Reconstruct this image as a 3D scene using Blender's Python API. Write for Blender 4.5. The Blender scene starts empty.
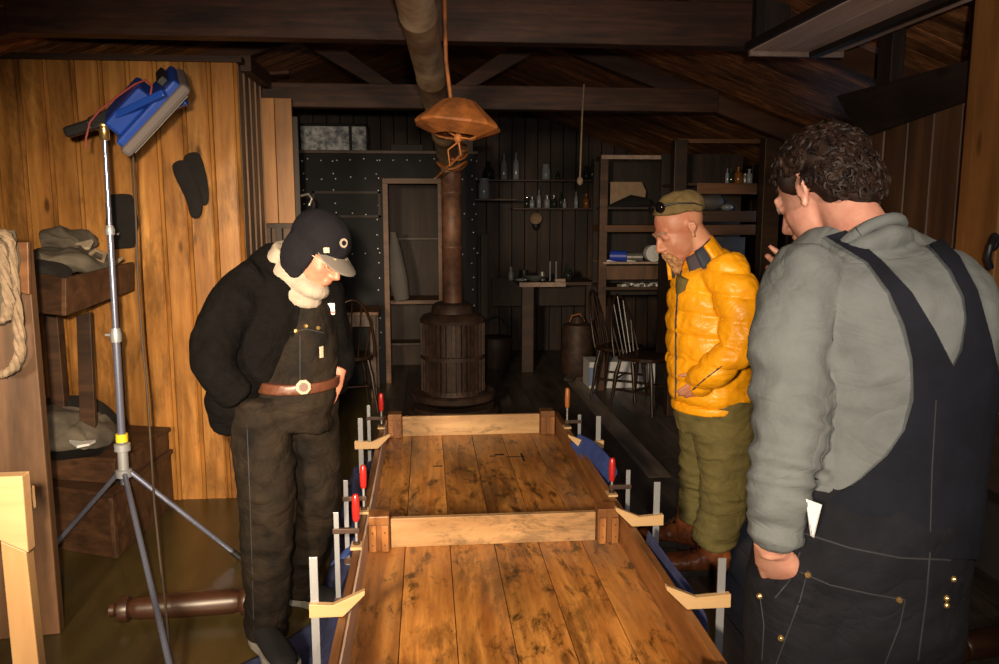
import bpy, bmesh, math, random
import numpy as np
from mathutils import Vector, Matrix, noise
from mathutils.bvhtree import BVHTree
random.seed(7)
R = math.radians
PI = math.pi
sc = bpy.context.scene
COL = sc.collection

# ------------------------------------------------------------------ camera
F = 800.0
PITCH, YAW, CH = R(8.3), R(5.2), 1.6
FW = Vector((math.sin(YAW), math.cos(YAW), 0))
RT = Vector((math.cos(YAW), -math.sin(YAW), 0))
UP = Vector((0, 0, 1))
CAM = Vector((0, 0, CH))
cam_d = bpy.data.cameras.new('camera')
cam = bpy.data.objects.new('camera', cam_d); COL.objects.link(cam)
cam.location = CAM
cam.rotation_euler = (R(90) - PITCH, 0, -YAW)
cam_d.sensor_width = 36; cam_d.lens = 36 * F / 999
cam_d.clip_start = 0.05
sc.camera = cam

def ray(px, py):
    a = (px - 499.5) / F; b = -(py - 332) / F
    v = FW * (math.cos(PITCH) + b * math.sin(PITCH)) + UP * (b * math.cos(PITCH) - math.sin(PITCH)) + RT * a
    return v
def U(px, py, D):                 # point at ground distance D in front of the camera
    v = ray(px, py); return CAM + v * (D / v.dot(FW))
def G(px, py, z=0.0):
    v = ray(px, py); return CAM + v * ((z - CH) / v.z)
def UY(px, py, Y):
    v = ray(px, py); return CAM + v * (Y / v.y)
def UX(px, py, X):
    v = ray(px, py); return CAM + v * (X / v.x)

# ------------------------------------------------------------------ materials
def new_mat(name):
    m = bpy.data.materials.new(name); m.use_nodes = True
    nt = m.node_tree; b = nt.nodes['Principled BSDF']
    return m, nt, b
def lk(nt, a, b): nt.links.new(a, b)
def mixrgb(nt, typ, fac, a, b):
    n = nt.nodes.new('ShaderNodeMix'); n.data_type = 'RGBA'; n.blend_type = typ
    for s, v in ((n.inputs[0], fac), (n.inputs[6], a), (n.inputs[7], b)):
        if hasattr(v, 'is_linked') or hasattr(v, 'links'): lk(nt, v, s)
        elif isinstance(v, (int, float)): s.default_value = v
        else: s.default_value = (*v, 1)
    return n.outputs[2]
def ramp(nt, fac, stops):
    r = nt.nodes.new('ShaderNodeValToRGB'); lk(nt, fac, r.inputs[0])
    e = r.color_ramp.elements
    while len(e) < len(stops): e.new(0.5)
    for i, (p, c) in enumerate(stops):
        e[i].position = p; e[i].color = (*c, 1) if not isinstance(c, (int, float)) else (c, c, c, 1)
    return r.outputs[0]
def nz(nt, vec, scale, detail=4, rough=.55, dist=0):
    n = nt.nodes.new('ShaderNodeTexNoise'); n.inputs['Scale'].default_value = scale
    n.inputs['Detail'].default_value = detail; n.inputs['Roughness'].default_value = rough
    n.inputs['Distortion'].default_value = dist
    lk(nt, vec, n.inputs['Vector']); return n.outputs[0]
def bump(nt, b, h, strength=.3, dist=.01):
    n = nt.nodes.new('ShaderNodeBump'); n.inputs['Strength'].default_value = strength
    n.inputs['Distance'].default_value = dist
    lk(nt, h, n.inputs['Height']); lk(nt, n.outputs[0], b.inputs['Normal'])

def wood(name, light, dark, axis='Z', grain=22, rough=.55, blotch=.5, stain=0, knots=.5, spec=.4, streak=1.0, fine=0):
    m, nt, b = new_mat(name)
    tc = nt.nodes.new('ShaderNodeTexCoord')
    at = nt.nodes.new('ShaderNodeAttribute'); at.attribute_name = 'tint'
    off = nt.nodes.new('ShaderNodeVectorMath'); off.operation = 'SCALE'
    off.inputs[0].default_value = (31, 17, 23); lk(nt, at.outputs['Fac'], off.inputs['Scale'])
    add = nt.nodes.new('ShaderNodeVectorMath'); add.operation = 'ADD'
    lk(nt, tc.outputs['Object'], add.inputs[0]); lk(nt, off.outputs[0], add.inputs[1])
    mp = nt.nodes.new('ShaderNodeMapping'); lk(nt, add.outputs[0], mp.inputs[0])
    s = [1, 1, 1]; s['XYZ'.index(axis)] = .07
    mp.inputs['Scale'].default_value = s
    g = nz(nt, mp.outputs[0], grain, 6, .6, .6)
    col = ramp(nt, g, [(.3, dark), (.52, tuple((x + y) / 2 for x, y in zip(light, dark))), (.7, light)])
    mp2 = nt.nodes.new('ShaderNodeMapping'); lk(nt, add.outputs[0], mp2.inputs[0])
    s2 = [1, 1, 1]; s2['XYZ'.index(axis)] = .3
    mp2.inputs['Scale'].default_value = s2
    bl = nz(nt, mp2.outputs[0], 5, 5, .65)
    bf = ramp(nt, bl, [(.35, 1 - blotch), (.62, 1.0)])
    col = mixrgb(nt, 'MULTIPLY', 1.0, col, bf)
    if knots:
        mp3 = nt.nodes.new('ShaderNodeMapping'); lk(nt, add.outputs[0], mp3.inputs[0])
        s3 = [1, 1, 1]; s3['XYZ'.index(axis)] = .35
        mp3.inputs['Scale'].default_value = s3
        vo = nt.nodes.new('ShaderNodeTexVoronoi'); vo.inputs['Scale'].default_value = 6.0
        lk(nt, mp3.outputs[0], vo.inputs['Vector'])
        kf = ramp(nt, vo.outputs['Distance'], [(.05, 1 - knots), (.11, 1.0)])
        col = mixrgb(nt, 'MULTIPLY', 1.0, col, kf)
    if stain:
        st = nz(nt, mp2.outputs[0], 3.4, 8, .75, .3)
        sf = ramp(nt, st, [(.50, 1.0), (.60, 1 - stain)])
        col = mixrgb(nt, 'MULTIPLY', 1.0, col, sf)
    if fine:
        mp4 = nt.nodes.new('ShaderNodeMapping'); lk(nt, add.outputs[0], mp4.inputs[0])
        s4 = [1, 1, 1]; s4['XYZ'.index(axis)] = .35; mp4.inputs['Scale'].default_value = s4
        f1_ = nz(nt, mp4.outputs[0], 17, 9, .8, .5); f2_ = nz(nt, tc.outputs['Object'], 2.2, 3, .5)
        mm = nt.nodes.new('ShaderNodeMath'); mm.operation = 'MULTIPLY_ADD'; lk(nt, f2_, mm.inputs[0]); mm.inputs[1].default_value = .45; lk(nt, f1_, mm.inputs[2])
        col = mixrgb(nt, 'MULTIPLY', 1.0, col, ramp(nt, mm.outputs[0], [(.74, 1.0), (.86, 1 - fine)]))
        f3_ = nz(nt, mp4.outputs[0], 3.1, 4, .6, .2)
        col = mixrgb(nt, 'MIX', ramp(nt, f3_, [(.50, 0.0), (.72, .45)]), col, (.30, .20, .13))
    tm = nt.nodes.new('ShaderNodeCombineColor')
    for i in range(3): lk(nt, at.outputs['Fac'], tm.inputs[i])
    col = mixrgb(nt, 'MULTIPLY', 1.0, col, tm.outputs[0])
    lk(nt, col, b.inputs['Base Color'])
    b.inputs['Roughness'].default_value = rough
    b.inputs['Specular IOR Level'].default_value = spec
    bump(nt, b, g, .25, .004)
    return m

def plain(name, col, rough=.6, metal=0, var=.0, vs=20, bs=0, bscale=60, spec=.5, var2=None, emit=None, coat=0, trans=0, wr=0, ws=9):
    m, nt, b = new_mat(name)
    b.inputs['Roughness'].default_value = rough; b.inputs['Metallic'].default_value = metal
    b.inputs['Specular IOR Level'].default_value = spec
    b.inputs['Base Color'].default_value = (*col, 1)
    if trans: b.inputs['Transmission Weight'].default_value = trans
    if coat: b.inputs['Coat Weight'].default_value = coat
    tc = nt.nodes.new('ShaderNodeTexCoord')
    if var or var2:
        n = nz(nt, tc.outputs['Object'], vs, 6, .65)
        c2 = var2 if var2 else tuple(c * (1 - var) for c in col)
        lk(nt, ramp(nt, n, [(.38, c2), (.62, col)]), b.inputs['Base Color'])
    if bs:
        n2 = nz(nt, tc.outputs['Object'], bscale, 4, .6)
        bump(nt, b, n2, bs, .004)
    if wr:                                            # soft creases of cloth
        mp = nt.nodes.new('ShaderNodeMapping'); mp.inputs['Scale'].default_value = (1, 1, 1.5); mp.inputs['Rotation'].default_value = (0, R(25), 0)
        lk(nt, tc.outputs['Object'], mp.inputs[0])
        q = nz(nt, mp.outputs[0], ws, 3, .5, 1.2)
        s1 = nt.nodes.new('ShaderNodeMath'); s1.operation = 'SUBTRACT'; lk(nt, q, s1.inputs[0]); s1.inputs[1].default_value = .5
        s2 = nt.nodes.new('ShaderNodeMath'); s2.operation = 'ABSOLUTE'; lk(nt, s1.outputs[0], s2.inputs[0])
        s3 = nt.nodes.new('ShaderNodeMath'); s3.operation = 'POWER'; lk(nt, s2.outputs[0], s3.inputs[0]); s3.inputs[1].default_value = .6
        bn = nt.nodes.new('ShaderNodeBump'); bn.inputs['Strength'].default_value = wr; bn.inputs['Distance'].default_value = .03
        lk(nt, s3.outputs[0], bn.inputs['Height'])
        if bs: lk(nt, b.inputs['Normal'].links[0].from_socket, bn.inputs['Normal'])
        lk(nt, bn.outputs[0], b.inputs['Normal'])
    return m

M = {}
M['wall_boards'] = wood('varnished pine wall boards', (.58, .28, .075), (.29, .11, .024), 'Z', 20, .33, .35, .45, .7, .5)
M['grey_boards'] = wood('weathered grey boards', (.30, .19, .12), (.13, .075, .045), 'Z', 30, .6, .4, 0, .3)
M['dark_boards'] = wood('dark smoked boards', (.055, .024, .011), (.012, .006, .004), 'Z', 18, .6, .55, 0, .4)
M['bunk_boards'] = wood('brown partition boards', (.19, .095, .045), (.09, .044, .021), 'Z', 14, .55, .45, 0, .4)
M['post_wood'] = wood('amber pine post', (.42, .19, .05), (.22, .09, .025), 'Z', 14, .5, .35, 0, .5)
M['beam'] = wood('smoked roof beam', (.12, .045, .019), (.028, .011, .006), 'X', 30, .6, .6, .35, .5)
M['beam_dark'] = wood('dark timber', (.055, .032, .022), (.02, .012, .009), 'Z', 16, .6, .5)
M['beam_dark_y'] = wood('dark timber plank', (.045, .03, .022), (.018, .012, .009), 'Y', 16, .6, .5)
M['rafter'] = wood('brown rafter', (.13, .048, .018), (.045, .017, .008), 'X', 16, .6, .5)
M['roof'] = wood('roof sarking boards', (.95, .40, .14), (.22, .08, .03), 'X', 22, .55, .6, .4, .3)
M['pale_boards'] = wood('bare pale boards', (.50, .36, .29), (.32, .22, .17), 'Y', 16, .6, .3)
M['floor'] = wood('worn floor boards', (.14, .108, .085), (.05, .038, .03), 'Y', 14, .42, .5, .3, .3, .5)
M['lino'] = wood('olive brown floor cloth', (.075, .052, .016), (.045, .032, .011), 'Y', 5, .3, .35, 0, 0, .5)
M['table'] = wood('worn table underside', (.80, .36, .085), (.38, .13, .026), 'Y', 26, .36, .35, .55, .6, .5, 1.0, .85)
M['table_rail'] = wood('table rail wood', (.33, .135, .04), (.14, .052, .016), 'Y', 16, .42, .4, .3, .4)
M['table_cross'] = wood('pale table cross rail', (.58, .36, .17), (.38, .20, .08), 'X', 14, .5, .3, .3, .4, .3, 1.0, .5)
M['leg_block'] = wood('table corner block', (.36, .15, .045), (.16, .06, .018), 'Z', 16, .42, .4, .3, .4)
M['new_pine'] = wood('new pale pine', (.42, .27, .145), (.31, .175, .08), 'X', 10, .5, .1, 0, .3)
M['new_pine_z'] = wood('new pale pine upright', (.38, .225, .10), (.27, .145, .06), 'Z', 10, .5, .2, 0, .4)
M['jaw_wood'] = wood('beech clamp jaw', (.56, .38, .20), (.46, .28, .13), 'X', 8, .45, .05, 0, 0)
M['crate'] = wood('old crate wood', (.105, .047, .022), (.035, .017, .009), 'X', 20, .55, .4, .3, .4)
M['turned'] = wood('turned dark wood', (.060, .022, .010), (.02, .008, .005), 'X', 12, .38, .4, 0, 0, .6)
M['chair'] = wood('dark chair wood', (.045, .020, .010), (.018, .009, .005), 'Z', 16, .35, .3, 0, 0)
M['shelf'] = wood('brown shelf wood', (.085, .040, .019), (.035, .016, .009), 'X', 16, .5, .4, 0, .3)
M['shelf_orange'] = wood('orange brown shelf edge', (.19, .085, .034), (.09, .038, .016), 'X', 16, .5, .3, 0, .3)
M['cork'] = plain('cork orange handle', (.40, .13, .03), .45, var=.3)
M['black_panel'] = plain('black sheet cladding', (.007, .0075, .009), .55, spec=.15, var=.4, vs=4, bs=.15, bscale=10)
M['rivet'] = plain('pale rivet', (.75, .78, .85), .3, .6)
M['steel'] = plain('galvanised steel', (.34, .35, .38), .38, .45)
M['chrome'] = plain('light stand chrome', (.30, .33, .48), .25, .75)
M['iron'] = plain('rusty cast iron', (.075, .04, .026), .6, .3, var2=(.035, .02, .015), vs=14, bs=.3)
M['rust'] = plain('rusty sheet metal', (.46, .155, .035), .6, .05, var2=(.20, .07, .02), vs=9, bs=.3, bscale=30)
M['pipe'] = plain('galvanised flue pipe', (.46, .36, .24), .55, .1, var2=(.22, .14, .08), vs=5, bs=.25, bscale=18)
M['pipe_rust'] = plain('rusted flue pipe', (.17, .075, .04), .55, .1, var2=(.07, .033, .02), vs=9, bs=.3)
M['red'] = plain('red lacquered handle', (.42, .018, .015), .25)
M['blue'] = plain('blue lamp plastic', (.009, .045, .28), .35)
M['rubber_grey'] = plain('grey rubber rim', (.11, .09, .088), .7)
M['black'] = plain('black plastic', (.012, .012, .013), .45)
M['glass_face'] = plain('lamp glass', (.5, .5, .48), .1, trans=.6)
M['brass'] = plain('brass', (.75, .5, .2), .25, .9)
M['silver'] = plain('pewter buckle', (.24, .18, .125), .35, .2)
M['blanket'] = plain('navy quilted blanket', (.030, .038, .125), .85, var=.5, vs=9, bs=.6, bscale=45)
M['blue_cloth'] = plain('bright blue blanket lining', (.03, .06, .25), .8, var=.3)
M['skin'] = plain('skin', (.40, .20, .145), .5, var2=(.32, .135, .095), vs=14, bs=.12, bscale=90)
M['skin1'] = plain('toned down ruddy skin', (.38, .17, .11), .5, var2=(.33, .115, .075), vs=12, bs=.12, bscale=90)  # ruddy skin with its base colour lowered against overexposure
M['skin2'] = plain('ruddy skin', (.52, .25, .15), .5, var2=(.44, .16, .095), vs=12, bs=.12, bscale=90)
M['fleece_black'] = plain('black fleece', (.0035, .0030, .0030), .95, var=.3, vs=30, bs=.5, bscale=150, spec=.06, wr=.45, ws=5)
M['brown_duck'] = plain('washed black duck canvas', (.017, .0115, .0075), .85, var2=(.005, .004, .0035), vs=6, bs=.3, bscale=120, spec=.1, wr=.38, ws=4.5)
M['cap_grey'] = plain('charcoal cap cloth', (.007, .0065, .009), .9, var=.2, bs=.3, spec=.1)
M['gaiter'] = plain('cream fleece', (.26, .22, .18), .95, var=.2, vs=25, bs=.5, bscale=100, spec=.2)
M['leather'] = plain('brown belt leather', (.085, .03, .016), .4, var=.3)
M['boot'] = plain('brown boot leather', (.30, .085, .026), .42, var2=(.15, .042, .014), vs=12, bs=.25, bscale=40)
M['sole'] = plain('boot sole', (.03, .022, .018), .7)
M['shoe'] = plain('dark shoe cloth', (.008, .0075, .009), .8, spec=.2)
M['sole_grey'] = plain('grey shoe rim', (.16, .15, .14), .7)
M['down'] = plain('yellow down jacket nylon', (.85, .36, .006), .42, var=.12, vs=12, bs=.25, bscale=45, wr=.2, ws=9)
M['down_dark'] = plain('navy jacket lining', (.02, .025, .045), .7)
M['olive'] = plain('olive trousers', (.13, .105, .035), .85, var2=(.09, .075, .026), vs=7, bs=.3, bscale=60, spec=.3, wr=.4, ws=6)
M['olive_cap'] = plain('olive cap cloth', (.17, .12, .05), .9, var=.25, bs=.3, spec=.3)
M['plaid'] = plain('dark shirt cloth', (.05, .04, .05), .85)
M['beard'] = plain('grey ginger beard', (.50, .28, .13), .8, var2=(.30, .14, .06), vs=60, bs=1, bscale=120)
M['hair_dark'] = plain('dark brown curls', (.005, .0025, .002), .6, var2=(.016, .007, .004), vs=30, spec=.2)
M['hair_grey'] = plain('short grey hair', (.30, .22, .16), .8)
M['grey_shirt'] = plain('grey base layer', (.088, .096, .098), .85, var=.15, vs=10, bs=.3, bscale=120, spec=.25, wr=.24, ws=4.5)
M['overall'] = plain('blue black overalls', (.0065, .0075, .012), .85, var=.3, vs=8, bs=.3, bscale=120, spec=.1)
M['overall_low'] = plain('washed black overall seat', (.0085, .0088, .012), .85, var=.35, vs=8, bs=.3, bscale=120, spec=.1, wr=.3, ws=4)
M['stitch'] = plain('seam stitching', (.010, .010, .014), .8)
M['white'] = plain('white cloth', (.45, .44, .44), .8)
M['eye'] = plain('eye white', (.34, .28, .25), .4)
M['iris'] = plain('iris', (.05, .04, .03), .2)
M['gold_wire'] = plain('gold wire', (.5, .4, .3), .25, .2)
M['rope'] = plain('hemp rope', (.25, .18, .12), .85, var=.35, vs=40, bs=.4)
M['canvas'] = plain('grey brown canvas', (.10, .083, .062), .9, var2=(.05, .042, .034), vs=6, bs=.4)
M['canvas_dark'] = plain('dark wool', (.008, .006, .005), .95, var=.4, vs=12, bs=.4)
M['paper'] = plain('old paper', (.40, .33, .24), .8, var=.15)
M['paper_white'] = plain('crumpled white cloth', (.62, .62, .64), .7, bs=.5, bscale=20)
M['peel'] = plain('peeling blue white paint', (.50, .52, .52), .6, var2=(.055, .065, .10), vs=16)
M['bottle_glass'] = plain('dark bottle glass', (.02, .025, .02), .06, spec=.8)
M['bottle_clear'] = plain('clear bottle glass', (.34, .36, .40), .08, spec=1.0, trans=.3)
M['bottle_amber'] = plain('amber bottle glass', (.20, .07, .015), .08, spec=.8)
M['enamel'] = plain('dull enamel', (.16, .17, .17), .35)
M['tin'] = plain('tin', (.28, .27, .25), .35, .6, var=.3)
M['tan_board'] = plain('tan cardboard', (.30, .20, .12), .8, var=.2)
M['cord'] = plain('dark cord', (.05, .035, .025), .7)
M['red_cord'] = plain('red cord', (.20, .03, .025), .6)
M['bunk_shelf'] = wood('bare bunk boards', (.92, .74, .64), (.70, .53, .44), 'Y', 16, .6, .3)
M['grey_panel'] = plain('grey painted panel', (.075, .066, .06), .7, var=.2, vs=4)

# ------------------------------------------------------------------ mesh building
class MB:
    def __init__(s): s.v = []; s.f = []; s.t = []; s.m = []
    def add(s, vs, fs, tint=1.0, mi=0):
        o = len(s.v); s.v += [Vector(p) for p in vs]
        s.f += [tuple(i + o for i in f) for f in fs]
        s.t += [tint] * len(fs); s.m += [mi] * len(fs); return s
    def box(s, c, size, rot=None, tint=1.0, mi=0):
        hx, hy, hz = (q / 2 for q in size)
        P = [Vector((x, y, z)) for z in (-hz, hz) for y in (-hy, hy) for x in (-hx, hx)]
        if rot is not None: P = [rot @ p for p in P]
        P = [p + Vector(c) for p in P]
        return s.add(P, [(0, 2, 3, 1), (4, 5, 7, 6), (0, 1, 5, 4), (2, 6, 7, 3), (0, 4, 6, 2), (1, 3, 7, 5)], tint, mi)
    def bb(s, a, b, tint=1.0, mi=0):
        a = Vector(a); b = Vector(b)
        return s.box((a + b) / 2, [abs(q) for q in (b - a)], None, tint, mi)
    def bar(s, a, b, w, h, up=UP, tint=1.0, mi=0):     # box beam from a to b
        a = Vector(a); b = Vector(b); y = (b - a); L = y.length; y.normalize()
        x = y.cross(Vector(up)).normalized(); z = x.cross(y)
        rot = Matrix((x, y, z)).transposed()
        return s.box((a + b) / 2, (w, L, h), rot, tint, mi)
    def prism(s, pts, ext, tint=1.0, mi=0):            # planar polygon extruded by vector ext
        n = len(pts); ext = Vector(ext); P = [Vector(p) for p in pts]; P2 = [p + ext for p in P]
        nrm = Vector((0, 0, 0))
        for i in range(n): nrm += P[i].cross(P[(i + 1) % n])
        fs = [tuple(range(n)), tuple(range(2 * n - 1, n - 1, -1))]
        fs += [((i + 1) % n, i, i + n, (i + 1) % n + n) for i in range(n)]
        if nrm.dot(ext) > 0: fs = [tuple(reversed(f)) for f in fs]
        return s.add(P + P2, fs, tint, mi)
    def tube(s, pts, rad, n=10, tint=1.0, mi=0, caps=True):
        pts = [Vector(p) for p in pts]; k = len(pts)
        if not hasattr(rad, '__len__'): rad = [rad] * k
        vs = []; ref = None
        for i, p in enumerate(pts):
            t = (pts[min(i + 1, k - 1)] - pts[max(i - 1, 0)]).normalized()
            if ref is None:
                ref = Vector((0, 0, 1)) if abs(t.z) < .9 else Vector((1, 0, 0))
            e1 = (ref - t * ref.dot(t)).normalized(); ref = e1; e2 = t.cross(e1)
            for j in range(n):
                a = 2 * PI * j / n
                vs.append(p + (e1 * math.cos(a) + e2 * math.sin(a)) * rad[i])
        fs = [(i * n + j, i * n + (j + 1) % n, (i + 1) * n + (j + 1) % n, (i + 1) * n + j) for i in range(k - 1) for j in range(n)]
        if caps: fs += [tuple(reversed(range(n))), tuple((k - 1) * n + j for j in range(n))]
        return s.add(vs, fs, tint, mi)
    def lathe(s, prof, base=(0, 0, 0), axis=(0, 0, 1), n=24, tint=1.0, mi=0, caps=True):
        ax = Vector(axis).normalized()
        e1 = ax.orthogonal().normalized(); e2 = ax.cross(e1); base = Vector(base)
        vs = [base + ax * h + (e1 * math.cos(2 * PI * j / n) + e2 * math.sin(2 * PI * j / n)) * max(r, 1e-4) for (r, h) in prof for j in range(n)]
        k = len(prof)
        fs = [(i * n + j, i * n + (j + 1) % n, (i + 1) * n + (j + 1) % n, (i + 1) * n + j) for i in range(k - 1) for j in range(n)]
        if caps: fs += [tuple(reversed(range(n))), tuple((k - 1) * n + j for j in range(n))]
        return s.add(vs, fs, tint, mi)
    def ell(s, c, r, rot=None, nu=16, nv=10, tint=1.0, mi=0):
        c = Vector(c)
        if not hasattr(r, '__len__'): r = (r, r, r)
        vs = [Vector((0, 0, -r[2]))]
        for i in range(1, nv):
            a = PI * i / nv - PI / 2
            for j in range(nu):
                b = 2 * PI * j / nu
                vs.append(Vector((r[0] * math.cos(a) * math.cos(b), r[1] * math.cos(a) * math.sin(b), r[2] * math.sin(a))))
        vs.append(Vector((0, 0, r[2])))
        fs = [(0, 1 + (j + 1) % nu, 1 + j) for j in range(nu)]
        for i in range(nv - 2):
            for j in range(nu):
                a = 1 + i * nu
                fs.append((a + j, a + (j + 1) % nu, a + nu + (j + 1) % nu, a + nu + j))
        L = len(vs) - 1; a = 1 + (nv - 2) * nu
        fs += [(a + j, a + (j + 1) % nu, L) for j in range(nu)]
        if rot is not None: vs = [rot @ v for v in vs]
        return s.add([c + v for v in vs], fs, tint, mi)
    def loft(s, secs, n=20, view=None, tint=1.0, mi=0, pw=2.0, flat=False):
        # secs: (point, a, b): a across the path seen from the camera, b along the view
        pts = [Vector(q[0]) for q in secs]; k = len(pts); vs = []
        for i, (p, a, b) in enumerate(secs):
            t = (pts[min(i + 1, k - 1)] - pts[max(i - 1, 0)]).normalized()
            w = Vector(view) if view is not None else FW
            e1 = t.cross(w)
            if e1.length < .05: e1 = t.cross(UP)
            e1.normalize(); e2 = e1.cross(t).normalized()
            if flat: e1 = RT.copy(); e2 = FW.copy()
            for j in range(n):
                th = 2 * PI * j / n; c, q = math.cos(th), math.sin(th)
                c = math.copysign(abs(c) ** (2 / pw), c); q = math.copysign(abs(q) ** (2 / pw), q)
                vs.append(pts[i] + e1 * a * c + e2 * b * q)
        fs = [(i * n + j, i * n + (j + 1) % n, (i + 1) * n + (j + 1) % n, (i + 1) * n + j) for i in range(k - 1) for j in range(n)]
        fs += [tuple(reversed(range(n))), tuple((k - 1) * n + j for j in range(n))]
        return s.add(vs, fs, tint, mi)
    def xf(s, mat):
        s.v = [mat @ p for p in s.v]; return s
    def join(s, o):
        k = len(s.v); s.v += o.v; s.f += [tuple(i + k for i in f) for f in o.f]; s.t += o.t; s.m += o.m; return s
    def build(s, name, mats, parent=None, smooth=False, bevel=0, world=True, fix=True):
        off = Vector((0, 0, 0))
        if parent is not None and world:
            off = Vector((0, 0, 0)); q = parent
            while q is not None: off = off + q.location; q = q.parent
        me = bpy.data.meshes.new(name)
        me.from_pydata([p - off for p in s.v], [], s.f); me.update()
        if not isinstance(mats, (list, tuple)): mats = [mats]
        for mt in mats: me.materials.append(mt)
        for p, mi in zip(me.polygons, s.m): p.material_index = mi
        at = me.attributes.new('tint', 'FLOAT', 'FACE')
        for i, t in enumerate(s.t): at.data[i].value = t
        if fix:
            bm = bmesh.new(); bm.from_mesh(me); bmesh.ops.recalc_face_normals(bm, faces=bm.faces); bm.to_mesh(me); bm.free()
        if smooth:
            me.polygons.foreach_set('use_smooth', [True] * len(me.polygons))
            try: me.set_sharp_from_angle(angle=R(50))
            except Exception: pass
        o = bpy.data.objects.new(name, me); COL.objects.link(o)
        if parent is not None: o.parent = parent
        if bevel:
            b = o.modifiers.new('bevel', 'BEVEL'); b.width = bevel; b.segments = 2; b.limit_method = 'ANGLE'; b.angle_limit = R(40)
        return o

def tag(o, label=None, cat=None, group=None, kind=None):
    if label: o['label'] = label
    if cat: o['category'] = cat
    if group: o['group'] = group
    if kind: o['kind'] = kind
    return o
def thing(name, label, cat, loc=(0, 0, 0), group=None, rotz=0):
    o = bpy.data.objects.new(name, None); COL.objects.link(o)
    o.location = loc; o.rotation_euler = (0, 0, rotz); o.empty_display_size = .1
    return tag(o, label, cat, group)
def struct(mb, name, mat, bevel=0, smooth=False):
    o = mb.build(name, mat, None, smooth, bevel); o['kind'] = 'structure'; return o
def copy_tree(o, parent=None):
    c = o.copy(); COL.objects.link(c)
    if parent is not None: c.parent = parent
    for ch in [x for x in COL.objects if x.parent == o]: copy_tree(ch, c)
    return c
def tn(a=.85, b=1.1): return random.uniform(a, b)

# board wall: grid of vertical boards in the plane y=const or x=const, rounded beads
def boards_y(Y, x0, x1, z0, z1, w=.14, th=.02, bead=True, t=(.8, 1.1), ztop=None):
    mb = MB(); n = max(1, round((x1 - x0) / w)); w = (x1 - x0) / n
    for i in range(n):
        a = x0 + i * w; b = a + w; zt = z1 if ztop is None else ztop((a + b) / 2)
        tt = tn(*t)
        prof = [(a + .0015, 0), (a + .004, -.006), (b - .030, -.008), (b - .028, -.003), (b - .024, -.004), (b - .014, -.017), (b - .005, -.006), (b - .0015, 0)] if bead else [(a + .002, 0), (a + .006, -.008), (b - .006, -.008), (b - .002, 0)]
        mb.prism([(x, Y + y, z0) for x, y in prof] + [(b - .0015, Y + th, z0), (a + .0015, Y + th, z0)], (0, 0, zt - z0), tt)
    return mb
def boards_x(X, y0, y1, z0, z1, w=.14, th=.02, side=1, t=(.8, 1.1)):
    mb = MB(); n = max(1, round((y1 - y0) / w)); w = (y1 - y0) / n
    for i in range(n):
        a = y0 + i * w; b = a + w
        prof = [(a + .002, 0), (a + .006, -.008), (b - .006, -.008), (b - .002, 0)]
        mb.prism([(X + y * side, x, z0) for x, y in prof] + [(X + th * side, b - .002, z0), (X + th * side, a + .002, z0)], (0, 0, z1 - z0), tn(*t))
    return mb
# ================================================================== SETTING
XL, XR, YB, YF = -3.2, 3.1, 9.4, -1.8
def roofz(x): return 3.2 - .364 * abs(x)
# floor: boards along the room on the right, smooth floor cloth on the left
mb = MB(); x = -.36
while x < XR:
    w = .155
    t = tn(.7, 1.15)
    y = YF
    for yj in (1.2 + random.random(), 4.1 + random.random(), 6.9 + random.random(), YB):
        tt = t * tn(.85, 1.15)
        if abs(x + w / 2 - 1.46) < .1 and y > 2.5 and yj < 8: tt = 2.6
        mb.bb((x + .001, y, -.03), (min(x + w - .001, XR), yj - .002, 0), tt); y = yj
    x += w
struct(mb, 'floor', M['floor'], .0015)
mb = MB().bb((XL, YF, -.03), (-.36, YB, 0))
struct(mb, 'floor', M['lino'])
# outer walls
def gable(x): return roofz(x) + .02
struct(boards_y(YB, XL, XR, 0, 3.3, .15, .02, False, (.6, 1.4), gable), 'wall_back', M['dark_boards'])
mb = MB().bb((XL, YF - .04, 0), (XR, YF, 3.2))
struct(mb, 'wall_front', M['dark_boards'])
struct(boards_x(XL, YF, YB, 0, roofz(XL), .16, -.02, -1, (.6, 1.3)), 'wall_left', M['dark_boards'])
struct(boards_x(XR, YF, YB, 0, roofz(XR), .16, .02, 1, (.6, 1.3)), 'wall_right', M['dark_boards'])
# pine partition on the left and its return
struct(boards_y(4.52, XL, -.99, 0, 2.41, .142, .02, True, (.82, 1.08)), 'wall_partition', M['wall_boards'])
struct(boards_x(-.99, 4.54, 5.14, 0, 2.41, .15, -.02, 1, (.7, 1.0)), 'wall_return', M['grey_boards'])
struct(MB().bb((XL, 4.49, 2.40), (-.96, 4.58, 2.43), .5), 'trim_1', M['beam'])
struct(MB().bb((-.985, 4.58, 2.37), (-.93, 5.14, 2.45), .6), 'trim_2', M['beam'])
# sloping roof boards, both sides
mb = MB()
for sgn in (-1, 1):
    y = YF
    while y < YB:
        w = .115; t = tn(.55, 1.25)
        a = 0; xe = 3.2 * sgn
        mb.prism([(0, y + .002, roofz(0)), (0, y + w - .002, roofz(0)), (xe, y + w - .002, roofz(xe)), (xe, y + .002, roofz(xe))], (0, 0, .025), t)
        y += w
struct(mb, 'ceiling', M['roof'])

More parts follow.
